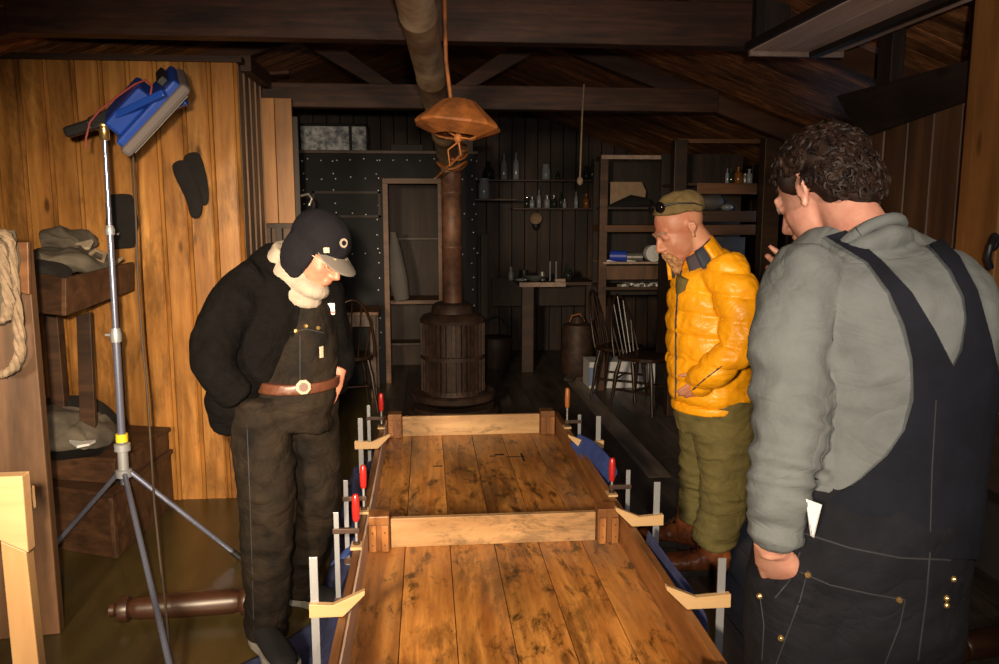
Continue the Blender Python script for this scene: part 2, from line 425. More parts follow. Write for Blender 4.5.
# roof trusses
def truss(Y, z0, z1, label, braces=True, dep=.10, x0=XL + .02, x1=XR - .02):
    t = thing('roof_truss', label, 'roof beam', (0, Y, z0), 'timber roof trusses' if False else None)
    xe1 = min(x1, (3.2 - z0 - .14) / .364); xe0 = max(x0, -xe1)
    MB().bb((xe0, Y, z0), (xe1, Y + dep, z1), 1.0).build('tie_beam', M['beam'], t, bevel=.006)
    for s in (-1, 1):
        L = 3.0
        MB().prism([(0, Y + .02, roofz(0) - .02), (s * L, Y + .02, roofz(L) - .02), (s * L, Y + .02, roofz(L) - .14), (0, Y + .02, roofz(0) - .14)], (0, .06, 0)).build('rafter', M['rafter'], t, bevel=.004)
        if braces:
            MB().bar((s * .2, Y + .05, z1 - .04), (s * .78, Y + .05, roofz(.78) - .12), .04, .13, (0, 1, 0)).build('brace', M['rafter'], t, bevel=.004) if False else \
            MB().prism([(s * .20, Y + .03, z1), (s * .36, Y + .03, z1), (s * .86, Y + .03, roofz(.86) - .13), (s * .70, Y + .03, roofz(.70) - .13)], (0, .04, 0)).build('brace', M['rafter'], t, bevel=.004)
    return t
truss(3.85, 2.395, 2.60, 'massive dark tie beam and rafters crossing nearest overhead', False, .10)
t2 = truss(5.6, 2.315, 2.475, 'roof truss with slanting braces behind the hanging lampshade')
tag(MB().bb((1.555, 3.80, 2.38), (1.60, 3.85, 2.62), .6).build('batten', M['beam_dark']), 'short vertical batten nailed to the nearest overhead beam', 'batten')
tag(MB().bb((1.60, 3.80, 2.40), (1.72, 3.848, 2.60), .9).build('board_offcut', M['beam_dark'], bevel=.003), 'dark board offcut fixed beside the batten on the overhead beam', 'board')
tag(MB().bar((-1.12, 5.52, 2.50), (-.87, 5.50, 2.52), .05, .02).build('timber_offcut', M['rafter'], bevel=.003), 'short splintered timber offcut lying on the roof truss above the pine partition', 'board')

# fascia post on the left, and frames below it
t = thing('hanging_boards', 'amber wooden board panel hanging beside the end of the pine partition', 'panel', (-.9, 5.18, 1.55))
mb = MB()
for i in range(2): mb.bb((-1.02 + i * .105, 5.15, 1.55), (-.918 + i * .105, 5.18, 2.31), tn(.85, 1.05))
mb.build('panel_boards', M['post_wood'], t, bevel=.003)
MB().bb((-.81, 5.15, 1.2), (-.78, 5.19, 2.2), .6).build('edge_strip', M['beam_dark'], t)
MB().tube([(-.77, 5.13, 1.72), (-.72, 5.10, 1.73), (-.70, 5.10, 1.70), (-.72, 5.10, 1.66)], .008, 8).build('coat_hook', M['tin'], t, True)
t = thing('partition_frame', 'dark upright wooden frame under the amber panel behind the capped man', 'frame', (-.9, 5.2, 0))
for x in (-1.0, -.93, -.82): MB().bb((x - .02, 5.21, 0), (x + .02, 5.26, 1.56), 1).build('upright', M['shelf'] if x < -.95 else M['beam_dark'], t, bevel=.003)
MB().bb((-1.02, 5.205, 1.52), (-.80, 5.265, 1.56)).build('top_rail', M['beam_dark'], t)
MB().bb((-1.02, 5.27, 0), (-.80, 5.29, 1.52), .7).build('back_board', M['bunk_boards'], t)

# black clad room at the far end
t = thing('darkroom_cubicle', 'black sheet clad cubicle with lines of pale rivets and an open doorway', 'cubicle', (-.3, 7.6, 0))
X0, X1, DX0, DX1, Y0, H = -1.14, .47, -.37, .13, 7.62, 2.16
mb = MB()
mb.bb((X0, Y0, 0), (DX0, Y0 + .03, H)); mb.bb((DX1, Y0, 0), (X1, Y0 + .03, H)); mb.bb((DX0, Y0, 1.90), (DX1, Y0 + .03, H))
mb.build('front_cladding', M['black_panel'], t)
mb = MB()
riv = []
for z in (2.11, 1.94, 1.62, 1.24): riv += [(X0 + .06 + i * .13, z) for i in range(13)]
for x in (X0 + .02, X0 + .30, DX0 - .08, X1 - .03, DX1 + .12): riv += [(x, .35 + i * .135) for i in range(14)]
for (x, z) in riv:
    if DX0 - .03 < x < DX1 + .03 and z < 1.93: continue
    x += random.uniform(-.012, .012); z += random.uniform(-.012, .012)
    mb.ell((x, Y0, z), (.008, .005, .008), None, 8, 5)
mb.build('rivets', M['rivet'], t, True)['kind'] = 'stuff'
MB().bb((X1 - .03, Y0 + .03, 0), (X1, 8.6, H)).build('side_cladding', M['black_panel'], t)
MB().bb((X0, Y0 + .03, 0), (X0 + .03, 8.6, H)).build('side_cladding', M['black_panel'], t)
MB().bb((X0, Y0 - .05, H), (X1 + .02, 8.6, H + .03)).build('top_board', M['shelf'], t, bevel=.003)
mb = MB(); mb.bb((DX0 - .03, Y0 - .02, 0), (DX0 + .02, Y0, 1.93)); mb.bb((DX1 - .02, Y0 - .02, 0), (DX1 + .03, Y0, 1.93)); mb.bb((DX0 - .03, Y0 - .025, 1.89), (DX1 + .03, Y0, 1.94))
mb.build('door_frame', M['shelf_orange'], t, bevel=.003)
mb = MB(); mb.bb((X0 + .1, Y0 - .015, 1.58), (-.42, Y0, 1.60)); mb.bb((X0 + .1, Y0 - .015, 1.80), (-.42, Y0, 1.82)); mb.bb((-.44, Y0 - .015, 1.58), (-.42, Y0, 1.82)); mb.bb((X0 + .1, Y0 - .015, 1.58), (X0 + .12, Y0, 1.82))
mb.build('hatch_frame', M['beam_dark'], t)
MB().bb((X0 + .03, 8.57, 0), (X1 - .03, 8.6, H)).build('rear_lining', M['dark_boards'], t)
# inside doorway
t = thing('darkroom_bench', 'plain wooden bench seen through the doorway of the black cubicle', 'bench', (0, 8.2, 0))
MB().bb((-.5, 8.0, .72), (.40, 8.5, .76)).build('bench_top', M['shelf_orange'], t, bevel=.003)
for x in (-.45, .34): MB().bb((x, 8.02, 0), (x + .06, 8.08, .72)).build('leg', M['shelf'], t, bevel=.003)
MB().bb((-.45, 8.03, .30), (.40, 8.3, .32)).build('lower_shelf', M['shelf'], t)
tag(MB().bb((-.5, 8.40, 1.35), (.40, 8.55, 1.37)).build('wall_shelf', M['shelf']), 'thin dark shelf inside the doorway of the black cubicle', 'shelf')
mb = MB(); mb.loft([(UY(393, 232, 7.7), .03, .02), (UY(395, 250, 7.7), .06, .03), (UY(398, 280, 7.7), .09, .035), (UY(402, 300, 7.7), .07, .03)], 14)
tag(mb.build('hanging_coat', M['grey_panel'], smooth=True), 'limp grey garment hanging in the doorway of the black cubicle', 'coat')
# case on top of cubicle
t = thing('paint_flaked_case', 'blue and white case with flaking paint lying on top of the black cubicle', 'case', (-.9, 7.8, H + .03))
a = UY(301, 150, 7.75); b_ = UY(366, 125, 7.75)
MB().bb((a.x, 7.75, H + .03), (b_.x, 8.1, b_.z)).build('case_body', M['peel'], t, bevel=.01)
MB().bb((a.x - .005, 7.745, b_.z - .015), (b_.x + .005, 8.105, b_.z + .01)).build('case_lid', M['black_panel'], t, bevel=.005)
MB().bb((UY(349, 140, 7.74).x, 7.74, H + .04), (UY(352, 140, 7.74).x, 7.75, b_.z)).build('strap', M['black_panel'], t)
tag(MB().bb((-.32, 7.72, H + .03), (-.02, 8.0, H + .10), .5).build('dark_plank_box', M['beam_dark'], bevel=.004), 'low dark wooden box on top of the black cubicle beside the flaking case', 'box')
tag(MB().bb((.22, 7.66, H + .03), (.45, 7.9, H + .17), .8).build('small_crate', M['shelf'], bevel=.004), 'small brown crate on the right end of the black cubicle top', 'crate')

# table and chair left of the doorway
t = thing('side_table', 'small wooden table standing against the black cubicle left of its doorway', 'table', (-.75, 7.2, 0))
MB().bb((-1.05, 6.95, .74), (-.42, 7.5, .77)).build('tabletop', M['shelf_orange'], t, bevel=.004)
MB().bb((-1.02, 6.98, .64), (-.45, 7.0, .74)).build('apron', M['shelf'], t)
for x in (-1.02, -.50):
    for y in (6.98, 7.42): MB().bb((x, y, 0), (x + .05, y + .05, .74)).build('leg', M['shelf'], t, bevel=.003)

def make_chair(loc, rz, label):
    t = thing('windsor_chair', label, 'chair', loc, None, rz)
    m = M['chair']
    mb = MB(); pts = []
    for j in range(24):
        a = 2 * PI * j / 24; pts.append((.20 * math.copysign(abs(math.cos(a)) ** .7, math.cos(a)), .20 * math.copysign(abs(math.sin(a)) ** .7, math.sin(a)), .43))
    mb.prism(pts, (0, 0, .03)); mb.build('seat', m, t, bevel=.006, world=False)
    for sx in (-1, 1):
        for sy in (-1, 1):
            MB().tube([(sx * .14, sy * .14, .43), (sx * .165, sy * .165, .30), (sx * .18, sy * .18, .15), (sx * .20, sy * .20, 0)], [.012, .020, .014, .011], 10).build('leg', m, t, True, world=False)
    mb = MB(); mb.tube([(-.175, -.175, .18), (-.175, .175, .18)], .010, 8); mb.tube([(.175, -.175, .18), (.175, .175, .18)], .010, 8); mb.tube([(-.175, 0, .18), (.175, 0, .18)], .010, 8)
    mb.build('stretcher', m, t, True, world=False)
    hoop = [(.19 * math.cos(a), .17 + .10 * math.sin(a) , .46 + .48 * math.sin(a)) for a in [PI * i / 14 for i in range(15)]]
    MB().tube(hoop, .012, 8).build('back_hoop', m, t, True, world=False)
    for k in (-2, -1, 0, 1, 2):
        x = k * .062; s = math.sqrt(max(0, 1 - (x * 1.25 / .19) ** 2))
        MB().tube([(x * .9, .165, .46), (x * 1.25, .17 + .10 * s, .46 + .48 * s)], [.007, .006], 6).build('spindle', m, t, True, world=False)
    return t
make_chair((-.66, 6.62, 0), R(195), 'dark hoop backed chair by the small table behind the capped man')

# ================================================================== STOVE, FLUE, LAMP
SX, SY = .20, 6.3
t = thing('heating_stove', 'rusty cylindrical ribbed iron stove on a flanged base at the end of the table', 'stove', (SX, SY, 0))
MB().lathe([(.37, .0), (.37, .05), (.33, .06), (.33, .10)], (SX, SY, 0), n=32).build('base_slab', M['iron'], t, True)
MB().lathe([(.20, .10), (.34, .16), (.345, .20), (.33, .21), (.30, .185), (.24, .20), (.23, .24)], (SX, SY, 0), n=36).build('base_flange', M['iron'], t, True)
MB().lathe([(.21, .2), (.215, .5), (.21, .76), (.18, .80), (.13, .83)], (SX, SY, 0), n=36).build('drum', M['iron'], t, True)
mb = MB()
for j in range(34):
    a = 2 * PI * j / 34; c, s_ = math.cos(a), math.sin(a)
    rot = Matrix.Rotation(a, 3, 'Z')
    mb.box((SX + .237 * c, SY + .237 * s_, .50), (.035, .010, .56), rot)
mb.lathe([(.248, .0), (.256, .0), (.256, .03), (.248, .03)], (SX, SY, .48), n=36)
mb.build('ribbed_casing', M['iron'], t, True)
MB().lathe([(.255, .765), (.26, .79), (.235, .82), (.17, .84), (.16, .90), (.13, .92), (.10, .92)], (SX, SY, 0), n=36).build('top_cap', M['iron'], t, True)
t = thing('stove_pipe', 'long stove flue rising from the stove and slanting overhead toward the front', 'flue pipe', (SX, SY, .92))
elb = UY(449, 166, 6.28)
MB().lathe([(.078, 0), (.078, .42), (.083, .425), (.083, .44), (.078, .445), (.078, .84), (.084, .845), (.084, .86), (.078, .865), (.078, elb.z - .92)], (SX, SY, .92), n=24).build('upright_pipe', M['pipe_rust'], t, True)
p_a = U(449, 160, 6.25); p_b = U(409, -30, 2.95)
mb = MB(); dv = p_b - p_a; pts = []; rr = []
for i in range(9):
    f = i / 8; q = p_a + dv * f
    for e, r_ in (((0, .075), (.012, .079), (.02, .079), (.03, .075)) if i in (2, 5, 7) else ((0, .075),)):
        pts.append(q + dv * (e * .35)); rr.append(r_)
q = pts[-1] + dv * ((pts[-1].y + 1.72) / -dv.y)
mb.tube([Vector((SX, SY, elb.z - .03)), p_a + Vector((0, 0, .02))] + pts + [q], [.078, .079] + rr + [.075], 24)
mb.build('slanting_pipe', M['pipe'], t, True)
hb = UY(449, 150, 5.9)
mb = MB()
for k in range(3):
    cpt = U(452, 148 + k * 9, 5.95 + k * .05)
    mb.tube([cpt + Vector((.11 * math.cos(a), -.02 + .10 * math.sin(a), .03 * math.sin(a * 2 + k))) for a in [2 * PI * i / 18 for i in range(19)]], .009, 7)
mb.tube([U(462, 140, 5.9), U(460, 155, 5.85), U(446, 168, 5.9), U(436, 178, 6.1)], .008, 7)
mb.build('wire_coil', M['rust'], t, True)

t = thing('hanging_lampshade', 'rusty conical sheet metal lampshade hanging from a rod over the table', 'lampshade', U(458, 138, 3.6))
c = U(458, 120, 3.6)
tilt = Matrix.Translation(c) @ Matrix.Rotation(R(6), 4, 'Y') @ Matrix.Rotation(R(-4), 4, 'X')
o = MB().lathe([(.035, .085), (.070, .083), (.078, .076), (.180, -.012), (.190, -.024), (.186, -.034), (.10, -.070), (.098, -.064), (.165, -.040), (.176, -.022), (.072, .070), (.035, .078)], n=15, caps=False).xf(tilt)
for i, v in enumerate(o.v): v += Vector((0, 0, .006)) * noise.noise(v * 14)
o.build('shade', M['rust'], t, False)
MB().tube([U(444, -20, 3.6) + Vector((0, 0, .62)), U(444, -20, 3.6), U(446, 60, 3.6), U(451, 100, 3.6)], [.011, .011, .009, .009], 8).build('hanging_rod', M['rust'], t, True)
mb = MB(); mb.tube([U(440, 122, 3.6), U(448, 132, 3.58), U(458, 137, 3.55), U(470, 139, 3.56), U(488, 132, 3.6)], .004, 6)
mb.ell(U(458, 138, 3.56), (.018, .018, .022)); mb.tube([U(458, 138, 3.56), U(461, 155, 3.56), U(450, 166, 3.58), U(448, 150, 3.58), U(458, 142, 3.56)], .004, 6)
mb.build('wire_bracket', M['rust'], t, True)
mb = MB(); mb.tube([UY(584, 84, 5.592), UY(582, 120, 5.592), UY(581, 150, 5.592), UY(580, 178, 5.592)], .006, 6); mb.ell(UY(580, 181, 5.592), (.022, .022, .03))
tag(mb.build('knotted_rope', M['rope'], smooth=True), 'knotted cord hanging from the roof truss before the bottle shelves', 'cord')

# ================================================================== BACK SHELVES
def bottle(kind, s=1.0):
    P = {'tall': [(.030, 0), (.033, .01), (.033, .15), (.026, .18), (.011, .21), (.011, .25), (.014, .252), (.014, .265), (.006, .265)],
         'short': [(.030, 0), (.034, .008), (.034, .085), (.026, .10), (.013, .11), (.013, .13), (.017, .132), (.017, .145), (.005, .145)],
         'jar': [(.045, 0), (.05, .01), (.05, .12), (.042, .135), (.042, .16), (.045, .162), (.045, .175), (.01, .178)],
         'flask': [(.05, 0), (.07, .02), (.075, .07), (.05, .13), (.02, .16), (.02, .20), (.025, .205), (.025, .215), (.005, .215)]}[kind]
    return [(r * s, h * s) for r, h in P]
def put_bottle(px, py, Y, kind, mat, label, s=1.0, group=None, zz=None):
    p = UY(px, py, Y)
    if zz is not None: p.z = zz
    t = thing('bottle', label, 'bottle', p, group)
    prof = bottle(kind, s); k = len(prof) - 4
    MB().lathe(prof[:k + 1], p, n=16).build('glass_body', M[mat], t, True)
    MB().lathe(prof[k:], p, n=16).build('stopper_neck', M['cork'] if mat == 'bottle_amber' else M[mat], t, True)
zU, zL = UY(540, 180, 9.25).z, UY(540, 208, 9.25).z
tag(MB().bb((.5, 9.12, zU - .02), (2.2, 9.40, zU)).build('bottle_shelf', M['shelf'], bevel=.003), 'upper long plank shelf of bottles on the dark back wall', 'shelf')
tag(MB().bb((.98, 9.12, zL - .02), (2.0, 9.40, zL)).build('bottle_shelf', M['shelf'], bevel=.003), 'lower long plank shelf of bottles on the dark back wall', 'shelf')
names = 'first second third fourth fifth sixth seventh eighth ninth tenth'.split()
up = [(504, 'tall', 'bottle_clear', 1.1), (516, 'tall', 'bottle_clear', 1.15), (546, 'jar', 'bottle_clear', 1), (558, 'short', 'bottle_glass', .7), (586, 'short', 'bottle_glass', 1.1), (592, 'tall', 'bottle_glass', .9), (597, 'tall', 'bottle_glass', 1)]
for i, (px, k, m, s) in enumerate(up):
    put_bottle(px, 178, 9.25, k, m, '%s bottle from the left along the upper back wall shelf' % names[i], s, 'bottles on the upper back wall shelf', zU)
lo = [(527, 'jar', 'bottle_glass', .7), (532, 'short', 'bottle_clear', .9), (539, 'tall', 'bottle_clear', .75), (547, 'short', 'bottle_clear', 1), (554, 'short', 'bottle_glass', 1), (561, 'tall', 'bottle_glass', .7), (564.5, 'short', 'bottle_clear', .7), (576, 'tall', 'bottle_clear', .7), (586, 'short', 'bottle_amber', 1.1), (596, 'short', 'bottle_amber', 1.1)]
for i, (px, k, m, s) in enumerate(lo):
    put_bottle(px, 207, 9.25, k, m, '%s bottle from the left along the lower back wall shelf' % names[i], s, 'bottles on the lower back wall shelf', zL)
zc = UY(485, 199, 8.75).z
tag(MB().bb((.50, 8.6, zc - .02), (.98, 8.95, zc)).build('corner_shelf', M['shelf'], bevel=.003), 'short shelf beside the right side of the black cubicle', 'shelf')
put_bottle(484, 196, 8.75, 'jar', 'bottle_clear', 'bright clear glass jar on the short shelf beside the black cubicle', 1.25, None, zc)
put_bottle(489, 178, 9.22, 'flask', 'bottle_glass', 'round dark flask above the short shelf by the black cubicle', .95, None, zU)
t = thing('wall_mask', 'pale rounded horn shaped piece hanging on the back wall below the bottles', 'wall hanging', UY(537, 221, 9.3))
mb = MB(); mb.lathe([(.02, 0), (.06, .03), (.07, .08), (.03, .11)], UY(537, 221, 9.34), (-.3, -1, .4), n=14); mb.build('cup', M['tan_board'], t, True)
MB().ell(UY(536, 223, 9.33), (.05, .04, .09)).build('dark_backing', M['black'], t, True)
# work bench at the back with things on it
bz = .93
t = thing('work_bench', 'dark cluttered workbench below the bottle shelves at the back wall', 'workbench', (1.4, 8.3, 0))
MB().bb((.93, 8.0, bz - .035), (1.72, 8.6, bz)).build('bench_top', M['shelf'], t, bevel=.003)
MB().bb((.93, 7.985, bz - .045), (1.40, 8.0, bz), .9).build('front_edge', M['pale_boards'], t)
MB().bb((.96, 8.02, 0), (1.08, 8.10, bz - .035)).build('leg', M['shelf'], t, bevel=.004)
MB().bb((1.62, 8.02, 0), (1.70, 8.10, bz - .035)).build('leg', M['beam_dark'], t, bevel=.004)
MB().bb((.70, 8.55, bz - .3), (1.9, 8.6, bz + .0), .7).build('rear_board', M['dark_boards'], t)
def lathe_thing(name, label, cat, p, prof, mat, n=16, group=None):
    return tag(MB().lathe(prof, p, n=n).build(name, M[mat], smooth=True), label, cat, group)
bx = lambda px: UY(px, 280, 8.2).x
lathe_thing('enamel_basin', 'shallow dark basin on the workbench at the back', 'basin', (bx(534), 8.15, bz), [(.05, 0), (.10, .04), (.115, .05), (.10, .045), (.05, .01)], 'enamel')
lathe_thing('white_bottle', 'small pale bottle at the left end of the back workbench', 'bottle', (bx(512), 8.3, bz), [(.03, 0), (.035, .06), (.015, .10), (.015, .14)], 'enamel')
lathe_thing('dark_mug', 'dark enamel mug beside the basin on the back workbench', 'mug', (bx(526), 8.35, bz), [(.04, 0), (.045, .01), (.045, .10), (.038, .10)], 'black')
lathe_thing('tin_can', 'grey tin can in the middle of the back workbench', 'tin', (bx(543), 8.25, bz), [(.035, 0), (.035, .09), (.03, .09)], 'tin')
for i, px in enumerate((550, 556)):
    lathe_thing('thin_vial', ('left' if i == 0 else 'right') + ' one of two slender upright vials on the back workbench', 'vial', (bx(px), 8.2, bz), [(.008, 0), (.008, .18), (.012, .19), (.005, .2)], 'bottle_clear', 10)
lathe_thing('small_pot', 'small dark pot at the right end of the back workbench', 'pot', (bx(569), 8.25, bz), [(.03, 0), (.05, .03), (.05, .08), (.03, .10), (.035, .12)], 'bottle_glass')
tag(MB().bb((bx(553), 8.05, bz), (bx(563), 8.12, bz + .03)).build('wood_block', M['pale_boards'], bevel=.002), 'little pale wood block on the front of the back workbench', 'block')
tag(MB().ell((bx(520), 8.1, bz + .02), (.07, .05, .02)).build('rag', M['enamel'], smooth=True), 'flat grey rag on the left front of the back workbench', 'rag')
# barrel and churn beneath
mb = MB().lathe([(.14, 0), (.155, .02), (.16, .2), (.155, .42), (.14, .50), (.07, .52), (.05, .58)], (1.48, 7.75, .03), n=24)
t = thing('small_barrel_stove', 'small dark iron barrel standing under the back workbench end', 'barrel', (1.48, 7.75, 0))
mb.build('barrel_body', M['iron'], t, True)
MB().lathe([(.163, 0), (.166, .01), (.163, .02)], (1.48, 7.75, .25), n=24, caps=False).build('hoop', M['iron'], t, True)
MB().bb((1.33, 7.6, 0), (1.63, 7.9, .03)).build('foot_plate', M['iron'], t)
mb = MB(); mb.tube([(1.40, 7.74, .56), (1.42, 7.73, .62), (1.50, 7.73, .64), (1.55, 7.74, .56)], .008, 6)
mb.build('handle', M['rust'], t, True)
p = G(583, 352)
mb = MB(); prof = [(.09, 0)] + [(.085 - .0006 * i + (.006 if i % 2 else 0), .02 + i * .035) for i in range(12)] + [(.04, .46)]
tag(mb.lathe(prof, (1.66, 8.42, .02 + .0), n=18).build('ribbed_canister', M['grey_panel'], smooth=True), 'grey ribbed canister standing behind the barrel', 'canister')
tag(MB().bar((1.35, 7.5, .02), (1.70, 8.0, .26), .09, .025).build('leaning_plank', M['floor'], bevel=.003), 'short plank leaning on the floor right of the barrel', 'plank')
mb = MB(); mb.tube([(.72 + .15 * math.cos(a), 8.35, .35 + .20 * math.sin(a)) for a in [PI * i / 12 for i in range(13)]], .012, 8)
t = thing('wicker_basket', 'dim basket with hoop handle on the floor right of the stove', 'basket', (.72, 8.35, 0))
mb.build('handle', M['beam_dark'], t, True)
MB().lathe([(.13, 0), (.17, .20), (.175, .32), (.165, .33)], (.72, 8.35, 0), n=20).build('basket_body', M['beam_dark'], t, True)
tag(MB().bb((.60, 8.88, 0), (.68, 8.95, 1.4)).build('wall_post', M['beam_dark'], bevel=.003), 'dark upright post between the black cubicle and the workbench', 'post')

# ================================================================== RIGHT SHELVING
def post(x, y, z1, label, w=.09, d=.09, mat='beam_dark', t=1.6):
    return tag(MB().bb((x - w / 2, y - d / 2, 0), (x + w / 2, y + d / 2, z1), t).build('shelf_post', M[mat], bevel=.004), label, 'post')
PF = G(671, 415); PB = G(606, 372)
ztop = UY(670, 140, PF.y).z
t = thing('open_shelving', 'tall open shelving unit with a pale top rail behind the row of chairs', 'shelving', (1.95, 6.9, 0))
yu = 7.1; xa = UY(604, 200, yu).x; xb = UY(672, 200, yu).x + .1
for x in (xa, xb): MB().bb((x - .035, yu, 0), (x + .035, yu + .07, UY(604, 155, yu).z), 1.5).build('upright', M['shelf'], t, bevel=.003)
MB().bb((xa - .03, yu - .01, UY(604, 159, yu).z), (xb, yu + .03, UY(604, 155, yu).z), 1).build('top_rail', M['pale_boards'], t)
for py, mat, th in ((232, 'shelf_orange', .06), (264, 'pale_boards', .02), (290, 'shelf', .03)):
    z = UY(620, py, yu).z
    MB().bb((xa + .0, yu - .02, z), (xb, yu + .45, z + th), 1).build('shelf_board', M[mat], t, bevel=.003)
MB().bb((xa, yu + .45, UY(620, 300, yu).z), (xb, yu + .47, UY(604, 158, yu).z), .5).build('back_panel', M['dark_boards'], t)
MB().bb((xa + .03, yu + .02, UY(620, 283, yu).z + .03), (xb - .03, yu + .04, UY(620, 266, yu).z), 1.0).build('front_panel', M['bunk_boards'], t)
# items on it
z1_ = UY(620, 232, yu).z + .06
p0 = UY(610, 206, yu + .2); p1 = UY(645, 182, yu + .2)
zs = UY(620, 207, yu).z
tag(MB().bb((xa + .03, yu, zs - .02), (xb, yu + .44, zs)).build('shelf_plank', M['beam_dark']), 'dark plank holding the tan board in the shelving behind the chairs', 'shelf')
tag(MB().prism([(p0.x, yu + .2, zs), (p1.x, yu + .2, zs), (p1.x + .01, yu + .2, p1.z - .08), (p1.x - .03, yu + .2, p1.z), (p0.x, yu + .2, p1.z)], (0, .012, 0)).build('tan_board', M['tan_board']), 'tan board with a clipped corner leaning in the shelving above the chairs', 'board')
mb = MB().loft([(UY(606, 214, yu + .05), .03, .08), (UY(618, 208, yu + .05), .07, .1), (UY(632, 205, yu + .05), .075, .1), (UY(648, 203, yu + .05), .04, .08)], 12)
for v in mb.v: v += Vector((0, 0, .02)) * noise.noise(v * 9); v.z = max(v.z, zs)
tag(mb.build('dark_bundle', M['canvas_dark'], smooth=True), 'dark rumpled bundle lying before the tan board', 'bundle')
zr = UY(620, 264, yu).z + .02
tag(MB().tube([(xa + .08, yu + .05, zr + .05), (xa + .22, yu + .0, zr + .05)], .05, 14).build('blue_roll', plain('blue tape', (.02, .05, .4), .4), smooth=True), 'bright blue taped roll on the shelving shelf near the cap', 'roll')
tag(MB().tube([(xa + .23, yu + .05, zr + .04), (xa + .37, yu + .03, zr + .04)], .04, 14).build('grey_roll', M['tin'], smooth=True), 'short grey roll between the blue roll and the white bundle', 'roll')
mb = MB()
for k in range(5): mb.lathe([(.02 + .013 * k, 0), (.02 + .013 * k, .10)], (xa + .46, yu - .04, zr + .075), (0, 1, 0), n=20, caps=False)
mb.lathe([(.075, .005), (.075, .10)], (xa + .46, yu - .04, zr + .075), (0, 1, 0), n=20)
tag(mb.build('white_roll', M['paper_white'], smooth=True), 'coiled white roll showing its round end on the shelving', 'roll')
tag(MB().box((xa + .17, yu + .12, zr + .008), (.28, .2, .014)).build('paper_stack', M['paper_white'], bevel=.002), 'flat white papers under the blue roll', 'papers')
zd = UY(620, 290, yu).z + .03
for k in range(6):
    q = Vector((xa + .18 + .06 * k, yu - .06 + .03 * (k % 2), zd))
    mb = MB(); pts = []
    for j in range(9):
        a = 2 * PI * j / 9; pts.append(q + Vector((.07 * math.cos(a) * random.uniform(.7, 1.1), .05 * math.sin(a), .02 * random.random())))
    mb.prism(pts, (0, 0, .02)); 
    tag(mb.build('crumpled_wrapper', M['paper_white' if k % 2 else 'tin']), '%s crumpled silvery wrapper from the left on the desk behind the chairs' % names[k], 'wrapper', 'crumpled wrappers on the desk')
tag(MB().lathe([(.02, 0), (.09, .02), (.10, .06), (.03, .09)], (xb - .12, yu + .15, zr), n=16).build('dark_bowl', M['black'], smooth=True), 'dark rounded pot at the right end of the shelving shelf', 'pot')
for px, lb in ((612, 'left'), (616, 'right')):
    p = UY(px, 178, 9.25); lathe_thing('thin_bottle', lb + ' one of two thin bottles seen through the top of the shelving', 'bottle', (p.x, 9.25, zU), [(.02, 0), (.02, .12), (.01, .15), (.012, .18)], 'bottle_clear', 12)

post(PF.x, PF.y, ztop, 'rough dark post standing just left of the man in yellow', .10, .10, 'shelf', .55)
PR = U(759, 400, 6.1)
post(PR.x, PR.y, UY(759, 138, PR.y).z, 'rough brown post between the man in yellow and the man in overalls', .13, .10, 'shelf', .75)
# shelves between the posts
t = thing('wall_shelving', 'stack of orange brown shelf boards behind the head of the man in yellow', 'shelving', (2.2, 6.4, 0))
ys = 6.25; xa2, xb2 = UY(676, 200, ys).x, UY(752, 200, ys).x
def zz(py): return UY(715, py, ys).z
MB().bb((xa2, ys, zz(143)), (xb2 + .1, ys + .05, zz(139)), 1).build('top_rail', M['shelf_orange'], t)
for py0, py1, m, xs in ((194, 183, 'shelf_orange', UY(704, 0, ys).x), (222, 211, 'shelf', xa2), (235, 225, 'shelf_orange', UY(690, 0, ys).x)):
    MB().bb((xs, ys, zz(py0)), (xb2 + .04, ys + .025, zz(py1)), 1).build('front_board', M[m], t, bevel=.003)
    MB().bb((xa2, ys + .025, zz(py1) - .02), (xb2 + .04, ys + .4, zz(py1)), .8).build('shelf_board', M['shelf'], t)
MB().bb((xa2, ys + .42, 0), (xb2 + .08, ys + .44, zz(150)), .8).build('back_panel', M['dark_boards'], t)
MB().bb((UY(722, 0, ys).x, ys + .2, zz(300)), (xb2 + .04, ys + .22, zz(238)), 1).build('grey_panel', plain('grey blue sheet', (.10, .10, .11), .5, var=.5, vs=10), t)
MB().bb((xa2, ys, 0), (xa2 + .05, ys + .42, zz(211)), .8).build('side_panel', M['dark_boards'], t)
zt = zz(183)
for i, (px, k, m, s) in enumerate(((727, 'tall', 'bottle_clear', .45), (731, 'short', 'bottle_glass', .8), (738, 'short', 'bottle_amber', .9), (745, 'jar', 'tin', .45), (749, 'short', 'bottle_clear', .8))):
    p = UY(px, 180, ys + .12)
    lathe_thing('small_jar', '%s small jar from the left on the top shelf behind the man in yellow' % names[i], 'jar', (p.x, ys + .12, zt), bottle(k, s), m, 14, 'jars on the top shelf behind the man in yellow')
mb = MB().ell((UY(722, 0, ys).x, ys + .15, zz(211) + .07), (.13, .10, .07))
for v in mb.v: v += Vector((0, 0, .02)) * noise.noise(v * 12)
tag(mb.build('grey_sack', M['grey_panel'], smooth=True), 'grey rounded sack on the middle shelf behind the cap', 'sack')
tag(MB().ell((UY(737, 0, ys).x + .03, ys + .12, zz(211) + .03), (.05, .05, .03)).build('white_bowl', M['enamel'], smooth=True), 'small pale bowl right of the grey sack on the middle shelf', 'bowl')

